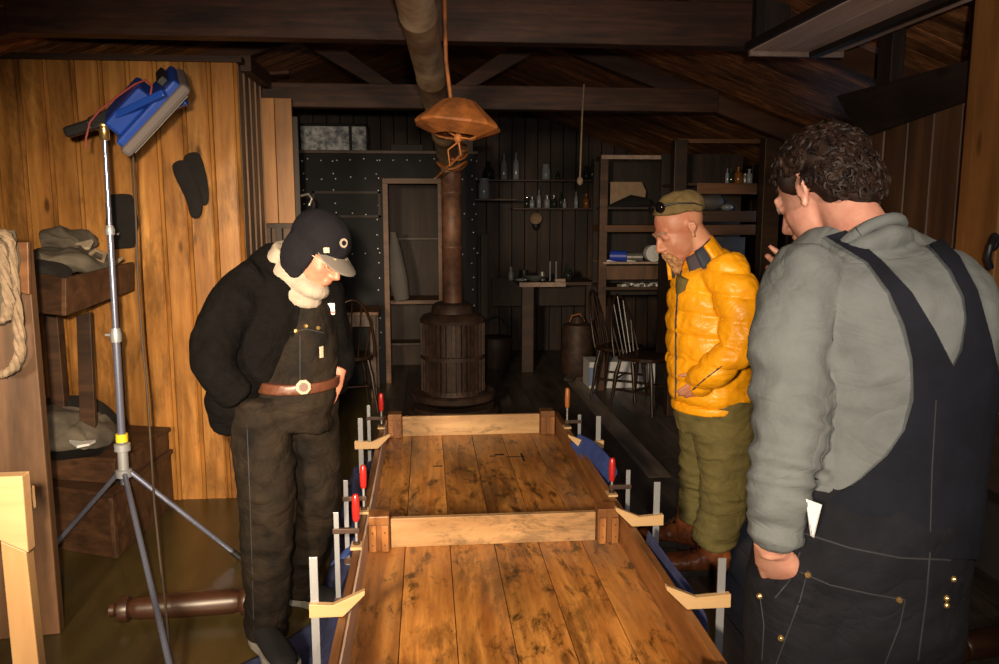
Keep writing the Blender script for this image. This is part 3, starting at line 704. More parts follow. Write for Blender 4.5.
for i, (px, D, rz, lb) in enumerate(((619, 6.98, 60, 'farther of the two dark hoop backed chairs in front of the shelving'), (643, 6.50, 45, 'nearer of the two dark hoop backed chairs in front of the shelving'))):
    p = U(px, 400, D); make_chair((p.x, p.y, 0), R(rz), lb)
t = thing('white_carton', 'blue and white carton on the floor behind the row of chairs', 'carton', (UY(618, 0, 7.2).x, 7.3, 0))
cx = UY(612, 0, 7.0).x
MB().bb((cx - .1, 7.2, 0), (cx + .55, 7.5, .25)).build('carton_body', M['paper_white'], t, bevel=.004)
MB().bb((cx - .101, 7.19, .03), (cx + .0, 7.2, .2)).build('blue_label', plain('pale blue print', (.15, .22, .4), .5), t)

# ================================================================== RIGHT BUNK STRUCTURE
struct(boards_x(1.93, 2.62, 3.45, .80, 2.1, .17, .02, 1, (.8, 1.2)), 'wall_bunk', M['bunk_boards'])
mb = MB(); q = [UX(975, 58, 1.90), UX(975, 97, 1.90), UX(860, 138, 1.90), UX(836, 96, 1.90)]
tag(mb.prism(q, (.028, 0, 0)).build('diagonal_plank', M['beam_dark_y'], bevel=.003), 'wide near black plank fixed along the top of the bunk wall', 'plank')
mb = MB().bb((1.84, 2.48, 0), (1.96, 2.60, 2.62))
tag(MB().bb((1.80, 2.40, .95), (1.93, 2.60, 2.49), 1).build('bunk_post', M['post_wood'], bevel=.006), 'thick amber pine post at the right edge of the view', 'post')
t = thing('bunk', 'dark timber bunk frame in shadow behind the man in overalls', 'bunk', (1.87, 2.6, 0))
MB().bb((1.80, 1.75, .72), (1.93, 3.45, .95), 1).build('side_rail', M['beam_dark_y'], t, bevel=.005)
for y in (3.33, 1.78): MB().bb((1.81, y, 0), (1.92, y + .1, .72), 1).build('leg', M['beam_dark'], t, bevel=.005)
a = UX(859, 90, 1.86)
tag(MB().bb((1.975, 3.36, 0), (2.035, 3.47, 2.42)).build('bunk_upright', M['beam_dark'], bevel=.003), 'dark upright timber rising from the far end of the black plank', 'post')
b_ = UX(955, 60, 1.94)
tag(MB().bb((1.975, 2.74, 0), (2.035, 2.87, 2.43)).build('bunk_upright', M['beam_dark'], bevel=.003), 'dark upright timber beside the amber pine post', 'post')
c0, c1, c2, c3 = G(757, 51, 2.30), G(835, 52, 2.30), G(950, 8, 2.30), G(862, 0, 2.30)
t = thing('overhead_shelf', 'bare pale board shelf under the roof above the bunk wall', 'shelf', (1.7, 3.2, 2.3))
mb = MB(); xs = [1.46, 1.60, 1.74, 1.88]
for i in range(3): mb.bb((xs[i] + .003, 2.5, 2.33), (xs[i + 1] - .003, 3.62, 2.352), tn(.8, 1.1))
mb.build('shelf_boards', M['bunk_shelf'], t)
MB().bb((1.735, 2.5, 2.305), (1.775, 3.62, 2.33), .8).build('bearer', M['beam_dark_y'], t)
MB().bb((1.445, 2.5, 2.335), (1.46, 3.64, 2.37), .8).build('edge_batten', M['beam_dark_y'], t)
MB().bb((1.46, 3.62, 2.31), (1.9, 3.64, 2.37), .8).build('end_batten', M['pale_boards'], t)
tag(MB().bb((2.5, 2.2, 0), (2.52, 4.4, 2.27), 1).build('grey_backboard', M['grey_panel']), 'dull grey painted board behind the dark uprights over the bunk', 'board')
mb = MB(); mb.tube([UX(995, 238, 1.79), UX(990, 246, 1.76), UX(987, 258, 1.76), UX(990, 268, 1.78)], .012, 8); mb.ell(UX(994, 242, 1.79), (.015, .02, .03))
tag(mb.build('iron_hook', M['black'], smooth=True), 'black iron hook on the amber pine post', 'hook')
# turned legs on the floor on the right
def turned_leg(a, b, label, r=.05):
    L = (b - a).length; n = [(.3, 0), (.5, .01), (.5, .04), (.35, .05), (.95, .07), (1.0, .10), (.95, .13), (.6, .14), (.78, .16), (.85, .2), (.95, .45), (.95, .80), (.8, .84), (1.1, .86), (1.15, .89), (1.1, .92), (.8, .93), (1, .95), (1, .995), (.9, 1.0)]
    return tag(MB().lathe([(k * r, h * L) for k, h in n], a, b - a, n=22).build('turned_table_leg', M['turned'], smooth=True), label, 'table leg')
turned_leg(Vector((-1.27, 3.10, .055)), Vector((-.68, 3.14, .055)), 'dark turned table leg lying on the floor beside the tripod', .052)
turned_leg(G(948, 650, .06), G(1030, 634, .06), 'dark turned table leg lying on the floor at the right edge', .055)
t = thing('brown_bucket', 'glossy brown pail in the shadow behind the man in overalls', 'pail', (2.02, 3.1, 0))
MB().lathe([(.10, 0), (.13, .22), (.135, .23), (.125, .23)], (2.02, 3.1, 0), n=22).build('pail_body', M['turned'], t, True)
MB().tube([(2.02 + .13 * math.cos(a), 3.1, .23 + .12 * math.sin(a)) for a in [PI * i / 12 for i in range(13)]], .005, 6).build('handle', M['iron'], t, True)

# ================================================================== LEFT CORNER
t = thing('bunk_post_board', 'broad brown upright board at the left edge behind the sawhorse', 'post', (-1.6, 3.0, 0))
mb = MB(); q = [G(-2, 640), G(60, 634), UY(27, 242, 3.04), UY(-8, 242, 3.02)]
mb.prism(q, (0, .045, 0)); mb.build('upright_board', M['bunk_boards'], t, bevel=.004)
q = [UY(13, 242, 2.98), UY(28, 242, 2.98), UY(29, 295, 2.98), UY(13, 291, 2.98)]
MB().prism(q, (0, .02, 0), 1.3).build('cleat', M['shelf_orange'], t, bevel=.003)
t = thing('rope_coil', 'loop of thick pale rope hanging at the left edge', 'rope', UY(3, 230, 2.93))
for k in range(2):
    pts = [UY(*xy, 2.90 - .03 * k) for xy in ([(-6, 236), (4, 232), (10, 242), (13, 280), (19, 330), (20, 355), (14, 368), (2, 375), (-8, 374)] if k == 0 else [(-6, 243), (1, 245), (4, 270), (9, 300), (6, 318), (-4, 322)])]
    sm = []
    for i in range(len(pts) - 1):
        for f in (0, .25, .5, .75): sm.append(pts[i].lerp(pts[i + 1], f))
    sm.append(pts[-1]); mb = MB()
    for ph in range(3):
        tw = []
        for i, q in enumerate(sm):
            a = i * .9 + ph * 2.094; tw.append(q + RT * .009 * math.cos(a) + FW * .009 * math.sin(a))
        mb.tube(tw, .012, 7)
    mb.build('rope_loop', M['rope'], t, True)
mb = MB().loft([(UY(1, 232, 2.98), .05, .03), (UY(2, 260, 2.96), .065, .03), (UY(2, 290, 2.96), .05, .03), (UY(0, 320, 2.96), .03, .02)], 12)
tag(mb.build('grey_rag', M['canvas'], smooth=True), 'grey rag hung behind the rope loop', 'rag')
t = thing('sawhorse', 'new pale pine trestle at the lower left corner', 'trestle', (-1.1, 2.0, 0))
s1 = [UY(-30, 478, 2.0), UY(22, 476, 2.0), UY(28, 553, 2.0), UY(-2, 540, 2.0), UY(-30, 540, 2.0)]
MB().prism(s1, (0, .04, 0), 1).build('end_board', M['new_pine'], t, bevel=.003)
q = [UY(0, 541, 2.045), UY(26, 552, 2.045), UY(38, 664, 2.045), UY(12, 664, 2.045)]
lg = [q[0], q[1], q[1] + (q[2] - q[1]) * 2.9, q[0] + (q[3] - q[0]) * 2.9]
k = lg[2].z; lg = [v if v.z > .5 else Vector((v.x, v.y, 0)) for v in lg]
MB().prism(lg, (0, .04, 0), 1).build('leg', M['new_pine_z'], t, bevel=.003)
MB().bb((-1.75, 2.042, .84), (s1[1].x - .03, 2.12, .90)).build('top_beam', M['new_pine'], t, bevel=.003)
MB().prism([(-1.75, 2.045, .84), (-1.66, 2.045, .84), (-1.72, 2.045, 0), (-1.81, 2.045, 0)], (0, .04, 0)).build('leg', M['new_pine_z'], t, bevel=.003)
# tray on the wall with cloth and rope
t = thing('wall_tray', 'open dark brown wooden tray fixed before the pine wall at the left', 'tray', (-1.7, 4.0, 1.1))
A = U(28, 272, 3.55); Bp = U(66, 278, 3.5); Cp = U(134, 262, 4.1)
A2, B2, C2 = U(28, 312, 3.55), U(66, 316, 3.5), U(134, 290, 4.1)
MB().prism([A, Bp, B2, A2], (0, .022, 0), .7).build('end_panel', M['crate'], t, bevel=.003)
nrm = (Cp - Bp).cross(UP).normalized() * .022
MB().prism([Bp, Cp, C2, B2], -nrm, 1.3).build('front_panel', M['crate'], t, bevel=.003)
D2 = A2 + (C2 - B2)
MB().prism([A2 + UP * .02, B2 + UP * .02, C2 + UP * .02, D2 + UP * .02], (0, 0, .02), .8).build('base', M['crate'], t)
MB().bb((-2.0, 4.35, 0), (-1.93, 4.42, 1.12), .8).build('support', M['crate'], t, bevel=.003)
q = U(82, 315, 3.95); MB().prism([U(76, 316, 3.9), U(90, 312, 3.9), U(96, 440, 3.9), U(80, 440, 3.9)], (0, .03, 0), .7).build('support', M['crate'], t, bevel=.003)
def rag(name, label, cat, pts, mat, seed=0, amp=.02, fr=9, n=14, parent=None, zmin=None, pw=2.4):
    fl = []
    for i in range(len(pts) - 1):
        for j in range(7):
            f = j / 7; f2_ = f * f * (3 - 2 * f); a, b = pts[i], pts[i + 1]
            fl.append((a[0].lerp(b[0], f), a[1] + (b[1] - a[1]) * f2_, a[2] + (b[2] - a[2]) * f2_))
    fl.append(pts[-1])
    mb = MB().loft(fl, 44, pw=pw)
    for v in mb.v:
        w_ = v + Vector((noise.noise(v * 3 + Vector((seed, 0, 0))), noise.noise(v * 3 + Vector((0, seed, 5))), 0)) * .2
        v += Vector((noise.noise(v * fr + Vector((seed, 0, 0))), noise.noise(v * fr + Vector((0, seed, 5))), noise.noise(v * fr + Vector((3, 0, seed))))) * amp
        v += Vector((0, -.5, .8)) * amp * 1.3 * (.35 - abs(noise.noise(Vector((w_.x * 1.0, w_.y * .8, w_.z * 1.6)) * fr * 1.6 + Vector((seed, 1, 1)))))
        if zmin is not None: v.z = max(v.z, zmin)
    o = mb.build(name, M[mat], parent, True)
    s = o.modifiers.new('s', 'SUBSURF'); s.levels = s.render_levels = 1
    if label: tag(o, label, cat)
    return o
rag('folded_canvas', 'grey brown folded canvas on top of the wall tray', 'cloth', [(U(40, 256, 3.86), .03, .12), (U(58, 258, 3.86), .05, .16), (U(80, 260, 3.88), .055, .14), (U(98, 263, 3.98), .04, .12), (U(108, 264, 4.0), .02, .08)], 'canvas', 1, .028, 10)
rag('dark_cloth_heap', 'dark crumpled cloth heaped against the pine wall on the tray', 'cloth', [(U(48, 248, 4.15), .04, .10), (U(62, 244, 4.15), .06, .12), (U(76, 242, 4.15), .05, .12), (U(92, 250, 4.2), .05, .10)], 'canvas', 7, .05, 13)
rag('black_cloth', 'black cloth stuffed in the end of the wall tray', 'cloth', [(U(29, 268, 3.7), .03, .08), (U(40, 270, 3.68), .05, .1), (U(54, 274, 3.66), .05, .1), (U(64, 280, 3.64), .02, .05)], 'canvas_dark', 3, .01)
tag(MB().box(U(83, 246, 3.95), (.085, .06, .015), Matrix.Rotation(R(35), 3, 'X') @ Matrix.Rotation(R(-15), 3, 'Y')).build('tan_block', M['paper']), 'small tan card block on top of the cloth in the tray', 'block')
mb = MB(); mb.tube([U(88, 256, 3.9), U(96, 250, 3.9), U(105, 254, 3.9), U(103, 262, 3.88), U(96, 260, 3.87), U(92, 264, 3.87), U(108, 268, 3.95), U(122, 258, 4.0)], .011, 8)
tag(mb.build('short_rope', M['rope'], smooth=True), 'short piece of rope curled at the end of the wall tray', 'rope')
# black bag and socks on the wall
Yw = 4.49
o = rag('hanging_bag', 'dark bag hanging on the pine wall behind the light stand', 'bag', [(UY(120, 194, Yw), .055, .02), (UY(121, 206, Yw), .075, .028), (UY(122, 225, Yw), .08, .03), (UY(123, 240, Yw), .07, .03), (UY(124, 249, Yw), .055, .02)], 'canvas_dark', 2, .008, 9, 14, None, None, 5)
t = thing('felt_sock', 'pair of dark felt socks nailed to the pine wall', 'socks', UY(190, 152, Yw))
mb = MB().loft([(UY(178, 160, Yw - .01), .045, .012), (UY(182, 172, Yw - .01), .05, .016), (UY(190, 188, Yw - .01), .048, .02), (UY(195, 200, Yw - .02), .045, .03), (UY(196, 212, Yw - .03), .038, .03), (UY(195, 219, Yw - .03), .02, .02)], 14)
o = mb.build('sock', M['canvas_dark'], t, True); o.modifiers.new('s', 'SUBSURF').render_levels = 2
mb = MB().loft([(UY(190, 152, Yw + .01), .05, .010), (UY(194, 165, Yw + .0), .055, .014), (UY(199, 182, Yw), .05, .02), (UY(203, 196, Yw), .035, .02), (UY(205, 206, Yw), .02, .015)], 14)
o = mb.build('sock', M['canvas_dark'], t, True); o.modifiers.new('s', 'SUBSURF').render_levels = 2
tag(MB().tube([UY(113, 234, 4.49), UY(118, 234, 4.38)], .006, 6).build('wall_nail', M['steel'], smooth=True), 'pale nail sticking out of the pine wall by the hanging bag', 'nail')

# chest lower left with sacks
def chest(name, label, a, b, c, h0, h1, mat):
    # a front-left, b front-right, c back-right ground points (z from h0 to h1)
    t = thing(name, label, 'chest', (a.x, a.y, h0))
    d = a + (c - b)
    P = [Vector((p.x, p.y, h0)) for p in (a, b, c, d)]
    ctr = (P[0] + P[2]) / 2; names_ = ['front_panel', 'side_panel', 'back_panel', 'side_panel']
    for i in range(4):
        p, q = P[i], P[(i + 1) % 4]; n_ = (q - p).cross(UP).normalized()
        if n_.dot(ctr - p) > 0: n_ = -n_
        MB().prism([p, q, q + UP * (h1 - h0), p + UP * (h1 - h0)], -n_ * .02, tn(.8, 1.2)).build(names_[i], M[mat], t, bevel=.003)
    o_ = [ctr + (p - ctr) * 1.04 for p in P]
    MB().prism([Vector((p.x, p.y, h1)) for p in o_], (0, 0, .022), 1.0).build('lid', M[mat], t, bevel=.004)
    return t
a, b_, c_ = Vector((-1.95, 3.93, 0)), Vector((-1.47, 3.72, 0)), Vector((-1.42, 4.42, 0))
chest('storage_chest', 'old brown wooden chest on the floor at the left below the sacks', a, b_, c_, 0, .30, 'crate')
chest('flat_case', 'shallow brown wooden case stacked on top of the old chest', Vector((-2.02, 4.0, .322)), Vector((-1.50, 3.85, .322)), Vector((-1.42, 4.40, .322)), .323, .43, 'crate')
rag('canvas_sack', 'grey canvas sack lying on the stacked chests', 'sack', [(U(30, 442, 3.95), .08, .16), (U(50, 436, 3.95), .12, .2), (U(75, 434, 3.98), .125, .2), (U(98, 438, 4.0), .09, .17), (U(116, 448, 4.05), .04, .1)], 'canvas', 11, .055, 7, 18, None, .455)
rag('dark_coat_heap', 'dark heap of cloth at the back of the stacked chests', 'cloth', [(U(35, 425, 4.25), .08, .06), (U(60, 418, 4.25), .11, .08), (U(90, 418, 4.25), .10, .08), (U(112, 428, 4.25), .06, .06)], 'canvas_dark', 21, .03, 7, 16, None, .455)
mb = MB(); pts = [U(72, 478, 3.8), U(84, 474, 3.78), U(98, 473, 3.8), U(92, 480, 3.74), U(80, 485, 3.7)]
for p in pts: p.z = .50
mb.prism(pts, (0, 0, .012)); tag(mb.build('white_scrap', M['paper_white']), 'white scrap of cloth before the sack on the stacked chests', 'cloth')
rag('cloth_under_sack', 'flat dark cloth under the grey sack', 'cloth', [(U(40, 480, 3.9), .03, .16), (U(70, 482, 3.85), .035, .2), (U(110, 474, 3.9), .03, .18)], 'canvas_dark', 31, .01, 8, 16, None, .455)

# ================================================================== LIGHT STAND
hubD = 3.42
hub = U(123, 458, hubD); top = U(104, 128, hubD)
base = Vector((hub.x, hub.y, 0))
t = thing('light_stand', 'tall silver tripod light stand with spread legs at the left', 'light stand', base)
ax = (top - hub).normalized()
MB().tube([hub - ax * .12, hub + ax * .55], .016, 14).build('lower_tube', M['chrome'], t, True)
MB().tube([hub + ax * .5, hub + ax * 1.0], .0125, 14).build('middle_tube', M['chrome'], t, True)
MB().tube([hub + ax * .98, top], .0095, 14).build('upper_tube', M['chrome'], t, True)
MB().lathe([(.018, -.02), (.02, 0), (.014, .02)], hub + ax * 1.0, ax, n=14).build('clamp_collar', M['steel'], t, True)
mb = MB(); mb.lathe([(.022, -.03), (.024, 0), (.018, .03)], hub + ax * .55, ax, n=14)
mb.tube([hub + ax * .55, hub + ax * .55 - RT * .045], .006, 8)
mb.build('clamp_collar', M['steel'], t, True)
mb = MB().lathe([(.02, -.09), (.034, -.085), (.034, -.055), (.022, -.05), (.022, .03), (.034, .035), (.034, .065), (.02, .07)], hub, ax, n=18)
mb.build('leg_hub', M['steel'], t, True)
MB().lathe([(.0255, 0), (.0255, .035)], hub + ax * .075, ax, n=14).build('yellow_band', plain('yellow tape', (.7, .5, .02), .5), t, True)
for foot in (G(50, 553), G(240, 560), G(176, 694)):
    foot.z = .012
    dr = (foot - hub); dr.z = 0; dr.normalize()
    s_ = hub + ax * -.07 + dr * .03
    leg = MB().tube([s_ + (s_ - foot).normalized() * .03, foot], .0115, 12).build('leg', M['chrome'], t, True)
    MB().tube([foot + (s_ - foot).normalized() * .05, foot - (s_ - foot).normalized() * .002], .015, 12).build('rubber_tip', M['black'], leg, True)
# floodlight
t = thing('floodlight', 'blue work floodlight with grey rim mounted on the light stand', 'lamp', U(140, 118, hubD))
u = (U(190, 82, hubD) - U(127, 150, hubD)); L = u.length * .97; u.normalize()
nd = (U(186, 140, hubD) - U(158, 114, hubD)).normalized()
nd = (nd - u * nd.dot(u)).normalized()
nd = (nd + FW * .62).normalized(); nd = (nd - u * nd.dot(u)).normalized()
w_ = u.cross(nd).normalized()
ctr = U(153, 110, hubD)
rot = Matrix((u, w_, nd)).transposed()
def lbox(c, s): return MB().box(ctr + rot @ Vector(c), s, rot)
lbox((0, 0, .008), (L, .30, .048)).build('rubber_rim', M['rubber_grey'], t, bevel=.018)
lbox((0, 0, .034), (L - .06, .25, .006)).build('front_glass', M['glass_face'], t)
lbox((0, 0, -.025), (L - .03, .27, .04)).build('housing', M['blue'], t, bevel=.012)
lbox((-.05, 0, -.075), (L * .55, .20, .08)).build('rear_box', M['blue'], t, bevel=.015)
lbox((.13, 0, -.06), (L * .10, .16, .03)).build('vent', M['black'], t, bevel=.006)
pa, pb = U(116, 116, hubD - .12), U(165, 93, hubD - .15)
MB().bar(pa, pb, .035, .028).build('yoke_arm', M['blue'], t, bevel=.005)
MB().bar(pa + FW * .2, pb + FW * .22, .035, .028).build('yoke_arm', M['blue'], t, bevel=.005)
MB().bar(U(66, 133, hubD), U(94, 124, hubD), .05, .045).build('handle_grip', M['black'], t, bevel=.012)
MB().bar(U(92, 125, hubD), U(118, 113, hubD), .06, .055).build('handle_block', M['black'], t, bevel=.01)
MB().bar(U(112, 118, hubD), U(135, 122, hubD), .04, .02).build('bracket', M['steel'], t, bevel=.003)
MB().lathe([(.014, -.05), (.02, -.045), (.02, .0), (.03, .005), (.03, .02)], top, ax, n=14).build('mounting_spigot', M['brass'], t, True)
pts = [U(*q, hubD - .08) for q in ((86, 148), (86, 138), (90, 122), (100, 110), (118, 96), (135, 84), (146, 80), (152, 86), (150, 98))]
MB().tube(pts, .0045, 8).build('red_cable', M['red_cord'], t, True)
pts = [U(133, 152, 3.6), U(134, 180, 3.62), U(136, 220, 3.62), U(138, 280, 3.6), U(142, 340, 3.6), U(148, 400, 3.6), U(151, 450, 3.5), U(154, 500, 3.3), U(160, 560, 3.05), U(166, 610, 2.9), U(169, 650, 2.75), U(171, 700, 2.62)]
pts[-1] = G(172, 664); pts[-1].z = .006
tag(MB().tube(pts + [pts[-1] + Vector((.05, -.2, 0)), pts[-1] + Vector((.2, -.6, 0))], .0048, 8).build('black_cable', M['cord'], smooth=True), 'thin black cable dropping from the floodlight to the floor', 'cable')
# ================================================================== TABLE
TX0, TX1, TY0, TY1, TZ, RZ = -.275, .785, 1.80, 4.70, .30, .42
t = thing('upturned_table', 'long upturned wooden table with side rails clamped along the middle of the floor', 'table', (.25, 3.2, .27))
mb = MB(); n = 6; w = (TX1 - TX0) / n
for i in range(n):
    mb.bb((TX0 + i * w + .0012, TY0, TZ - .028), (TX0 + (i + 1) * w - .0012, TY1, TZ), (.95, 1.1, 1.0, .88, 1.05, .95)[i])
mb.build('tabletop', M['table'], t, bevel=.002)
MB().bb((TX0 - .012, TY0, TZ - .03), (TX0, TY1, TZ + .012), .55).build('edge_moulding', M['table_rail'], t)
MB().bb((TX0, TY0, TZ), (TX0 + .026, TY1 - .02, RZ), 1.0).build('side_rail', M['table_rail'], t, bevel=.003)
MB().bb((TX0 + .0265, TY0, TZ), (TX0 + .034, TY1 - .1, RZ - .006), 1.4).build('edge_strip', M['pale_boards'], t)
MB().bb((TX1 - .03, TY0, TZ), (TX1, TY1 - .02, RZ), 1.15).build('side_rail', M['table_rail'], t, bevel=.003)
for y in (TY1 - .055, 3.03, TY0 + .03):
    MB().bb((-.155, y, TZ), (.665, y + .026, RZ - (.0 if y > 3 else 0)), 1.0).build('cross_rail', M['table_cross'], t, bevel=.003)
    for sx, x0, x1 in ((-1, TX0 + .036, -.158), (1, .668, TX1 - .032)):
        b_ = MB().bb((x0, y - .03, TZ), (x1, y + .055, RZ + .022), 1.0)
        b_.build('corner_block', M['leg_block'], t, bevel=.004)
        m2 = MB()
        for k in range(2):
            xx = x0 + .004 + k * (x1 - x0 - .034)
            m2.bb((xx, y - .042, TZ + .002), (xx + .026, y - .030, RZ - .012), 1.5)
            for z in (TZ + .03, RZ - .04): m2.ell((xx + .013, y - .043, z), (.003, .002, .003), None, 8, 5, .15)
        m2.build('packing_strip', M['leg_block'], t, bevel=.001)
mb = MB()
for (x, y, lx, ly) in ((.42, 4.18, .10, .008), (.50, 4.10, .01, .14), (.36, 4.22, .05, .02), (.02, 4.05, .05, .012), (.33, 4.20, .03, .012)):
    mb.bb((x, y, TZ), (x + lx, y + ly, TZ + .0015), .2)
mb.build('dark_mark', M['beam_dark'], t)
tag(MB().bb((-.1, 2.2, 0), (.6, 2.3, .245)).build('timber_bearer', M['beam_dark'], bevel=.004), 'dark timber bearer under the near end of the upturned table', 'timber')
tag(MB().bb((-.1, 4.2, 0), (.6, 4.3, .245)).build('timber_bearer', M['beam_dark'], bevel=.004), 'dark timber bearer under the far end of the upturned table', 'timber')

# blanket under the table
def lerpt(tab, y):
    if y <= tab[0][0]: return tab[0][1]
    for (a, va), (b, vb) in zip(tab, tab[1:]):
        if y <= b: return va + (vb - va) * (y - a) / (b - a)
    return tab[-1][1]
xlT = [(1.7, -.95), (2.5, -.80), (2.8, -.60), (3.05, -.46), (3.3, -.46), (4.0, -.46), (4.7, -.38)]
bulT = [(1.7, 0), (3.2, .0), (3.4, .10), (3.55, .17), (3.8, .20), (4.2, .15), (4.7, .04)]
xrT = [(1.7, 1.0), (2.6, .98), (3.2, .93), (4.0, .88), (4.7, .84)]
mb = MB(); NY, NX = 110, 70; P = []
for i in range(NY + 1):
    y = 1.62 + (4.74 - 1.62) * i / NY
    xl, xr, bu = lerpt(xlT, y), lerpt(xrT, y), lerpt(bulT, y)
    xl += .02 * noise.noise(Vector((0, y * 4, 2)))
    prof = [(xl, .012), (xl * .7 - .33 * .3, .02 + bu * .9), (-.37, .06 + bu * 1.3), (-.325, .16 + bu * .5), (-.30, .255), (-.2, .262), (.7, .262), (.80, .257), (.835, .20), (.87, .08), (xr * .6 + .88 * .4, .025), (xr, .012)]
    d = [0]
    for a, b in zip(prof, prof[1:]): d.append(d[-1] + math.hypot(a[0] - b[0], a[1] - b[1]))
    for j in range(NX + 1):
        # denser samples outside of the table
        s = j / NX; s = d[-1] * (s + .12 * math.sin(2 * PI * s) / PI)
        k = max(q for q in range(len(d) - 1) if d[q] <= s + 1e-9)
        f = (s - d[k]) / (d[k + 1] - d[k]); x = prof[k][0] + (prof[k + 1][0] - prof[k][0]) * f; z = prof[k][1] + (prof[k + 1][1] - prof[k][1]) * f
        if not (-.29 < x < .79):
            q = Vector((x * 3, y * 5, z * 3)); am = .045 if x < 0 else .03
            x += am * noise.noise(q) * (1 if x < -.31 or x > .81 else .3); z += am * .9 * (noise.noise(q + Vector((9, 2, 1))) + .3)
            z = max(z, .008)
            if x > -.31 and x < 0: z = min(z, .26)
            if x < -.40 and y < 3.3: z = min(z, .012 + .006 * noise.noise(q * 2))
        P.append(Vector((x, y + (.02 * noise.noise(Vector((x * 3, y * 3, 8)))), z)))
fs = [(i * (NX + 1) + j, i * (NX + 1) + j + 1, (i + 1) * (NX + 1) + j + 1, (i + 1) * (NX + 1) + j) for i in range(NY) for j in range(NX)]
mb.add(P, fs)
t = thing('moving_blanket', 'dark navy quilted blanket spread under the upturned table onto the floor', 'blanket', (.2, 3.2, .01))
o = mb.build('blanket_cloth', M['blanket'], t, True, fix=False)
s = o.modifiers.new('s', 'SOLIDIFY'); s.thickness = .006; s.offset = 1
def ribbon(name, pts, w, mat, parent, th=.006):
    mb = MB(); vs = []; k = len(pts)
    for i, (p, wd) in enumerate(pts):
        p = Vector(p)
        for j in range(6):
            f = j / 5 - .5; vs.append(p + wd * f * 2 + Vector((0, 0, .012 * math.sin(j * 2.1 + i))))
    mb.add(vs, [(i * 6 + j, i * 6 + j + 1, i * 6 + j + 7, i * 6 + j + 6) for i in range(k - 1) for j in range(5)])
    o = mb.build(name, M[mat], parent, True)
    s = o.modifiers.new('s', 'SOLIDIFY'); s.thickness = th
    s = o.modifiers.new('u', 'SUBSURF'); s.levels = s.render_levels = 2
    return o
ribbon('folded_lining', [(U(574, 438, 4.0), Vector((.03, 0, .03))), (U(584, 446, 3.9), Vector((.035, 0, .05))), (U(594, 458, 3.75), Vector((.03, 0, .055))), (U(603, 468, 3.6), Vector((.025, 0, .05))), (U(612, 480, 3.5), Vector((.03, 0, .03)))], 0, 'blue_cloth', t)
ribbon('folded_lining', [(U(356, 512, 3.3), Vector((.015, 0, .04))), (U(360, 528, 3.15), Vector((.02, 0, .05))), (U(352, 545, 3.05), Vector((.03, 0, .03))), (U(338, 560, 2.95), Vector((.04, 0, .02)))], 0, 'blue_cloth', t)
ribbon('folded_lining', [(U(646, 540, 2.8), Vector((.01, 0, .05))), (U(657, 560, 2.7), Vector((.012, 0, .06))), (U(672, 585, 2.55), Vector((.015, 0, .06))), (U(690, 605, 2.4), Vector((.02, 0, .04))), (U(702, 640, 2.25), Vector((.03, 0, .03)))], 0, 'blanket', t)

# ---------------------------------------------------------------- clamps
def jaw_clamp(side, tip, out, yj, bx, by0, by1, lab):
    zt = RZ + .015
    Y = G(tip[0], tip[1] + 6, zt).y
    po = UY(out, yj, Y); pb = UY(bx, yj, Y); pt = UY(tip[0], tip[1], Y)
    top = UY(bx, by0, Y).z; xe = (TX0 + .015) if side < 0 else (TX1 - .015)
    inner = xe - side * .03
    t = thing('bar_clamp', lab, 'clamp', (pb.x, Y, .20), 'wooden jawed clamps along the table rails')
    z0, z1 = RZ + .002, RZ + .045
    MB().bb((pb.x - .012, Y - .004, .16), (pb.x + .012, Y + .004, top)).build('steel_bar', M['steel'], t, bevel=.001)
    k = side
    pts = [(po.x, Y - .02, z0), (po.x, Y - .02, z1), (xe + k * .03, Y - .02, z1 - .006), (inner - k * .035, Y - .02, z1 + .035), (inner - k * .035, Y - .02, z1 + .022), (xe - k * .0, Y - .02, z0)]
    MB().prism(pts, (0, .022, 0)).build('upper_jaw', M['jaw_wood'], t, bevel=.002)
    MB().bb((po.x, Y - .018, .175), (xe + k * .02, Y + .012, .21)).build('lower_jaw', M['jaw_wood'], t, bevel=.002)
jaw_clamp(-1, (390, 439), 355, 450, 361, 418, 0, 'pale wooden jawed bar clamp on the far left rail of the table')
jaw_clamp(-1, (378, 602), 310, 607, 315, 557, 0, 'pale wooden jawed bar clamp nearest on the left rail by the dark shoes')
jaw_clamp(1, (570, 440), 603, 449, 598, 416, 0, 'pale wooden jawed bar clamp farthest on the right rail of the table')
jaw_clamp(1, (615, 516), 662, 524, 656, 482, 0, 'pale wooden jawed bar clamp at the middle of the right rail')
jaw_clamp(1, (674, 597), 728, 612, 720, 558, 0, 'pale wooden jawed bar clamp nearest on the right rail by the brown boots')
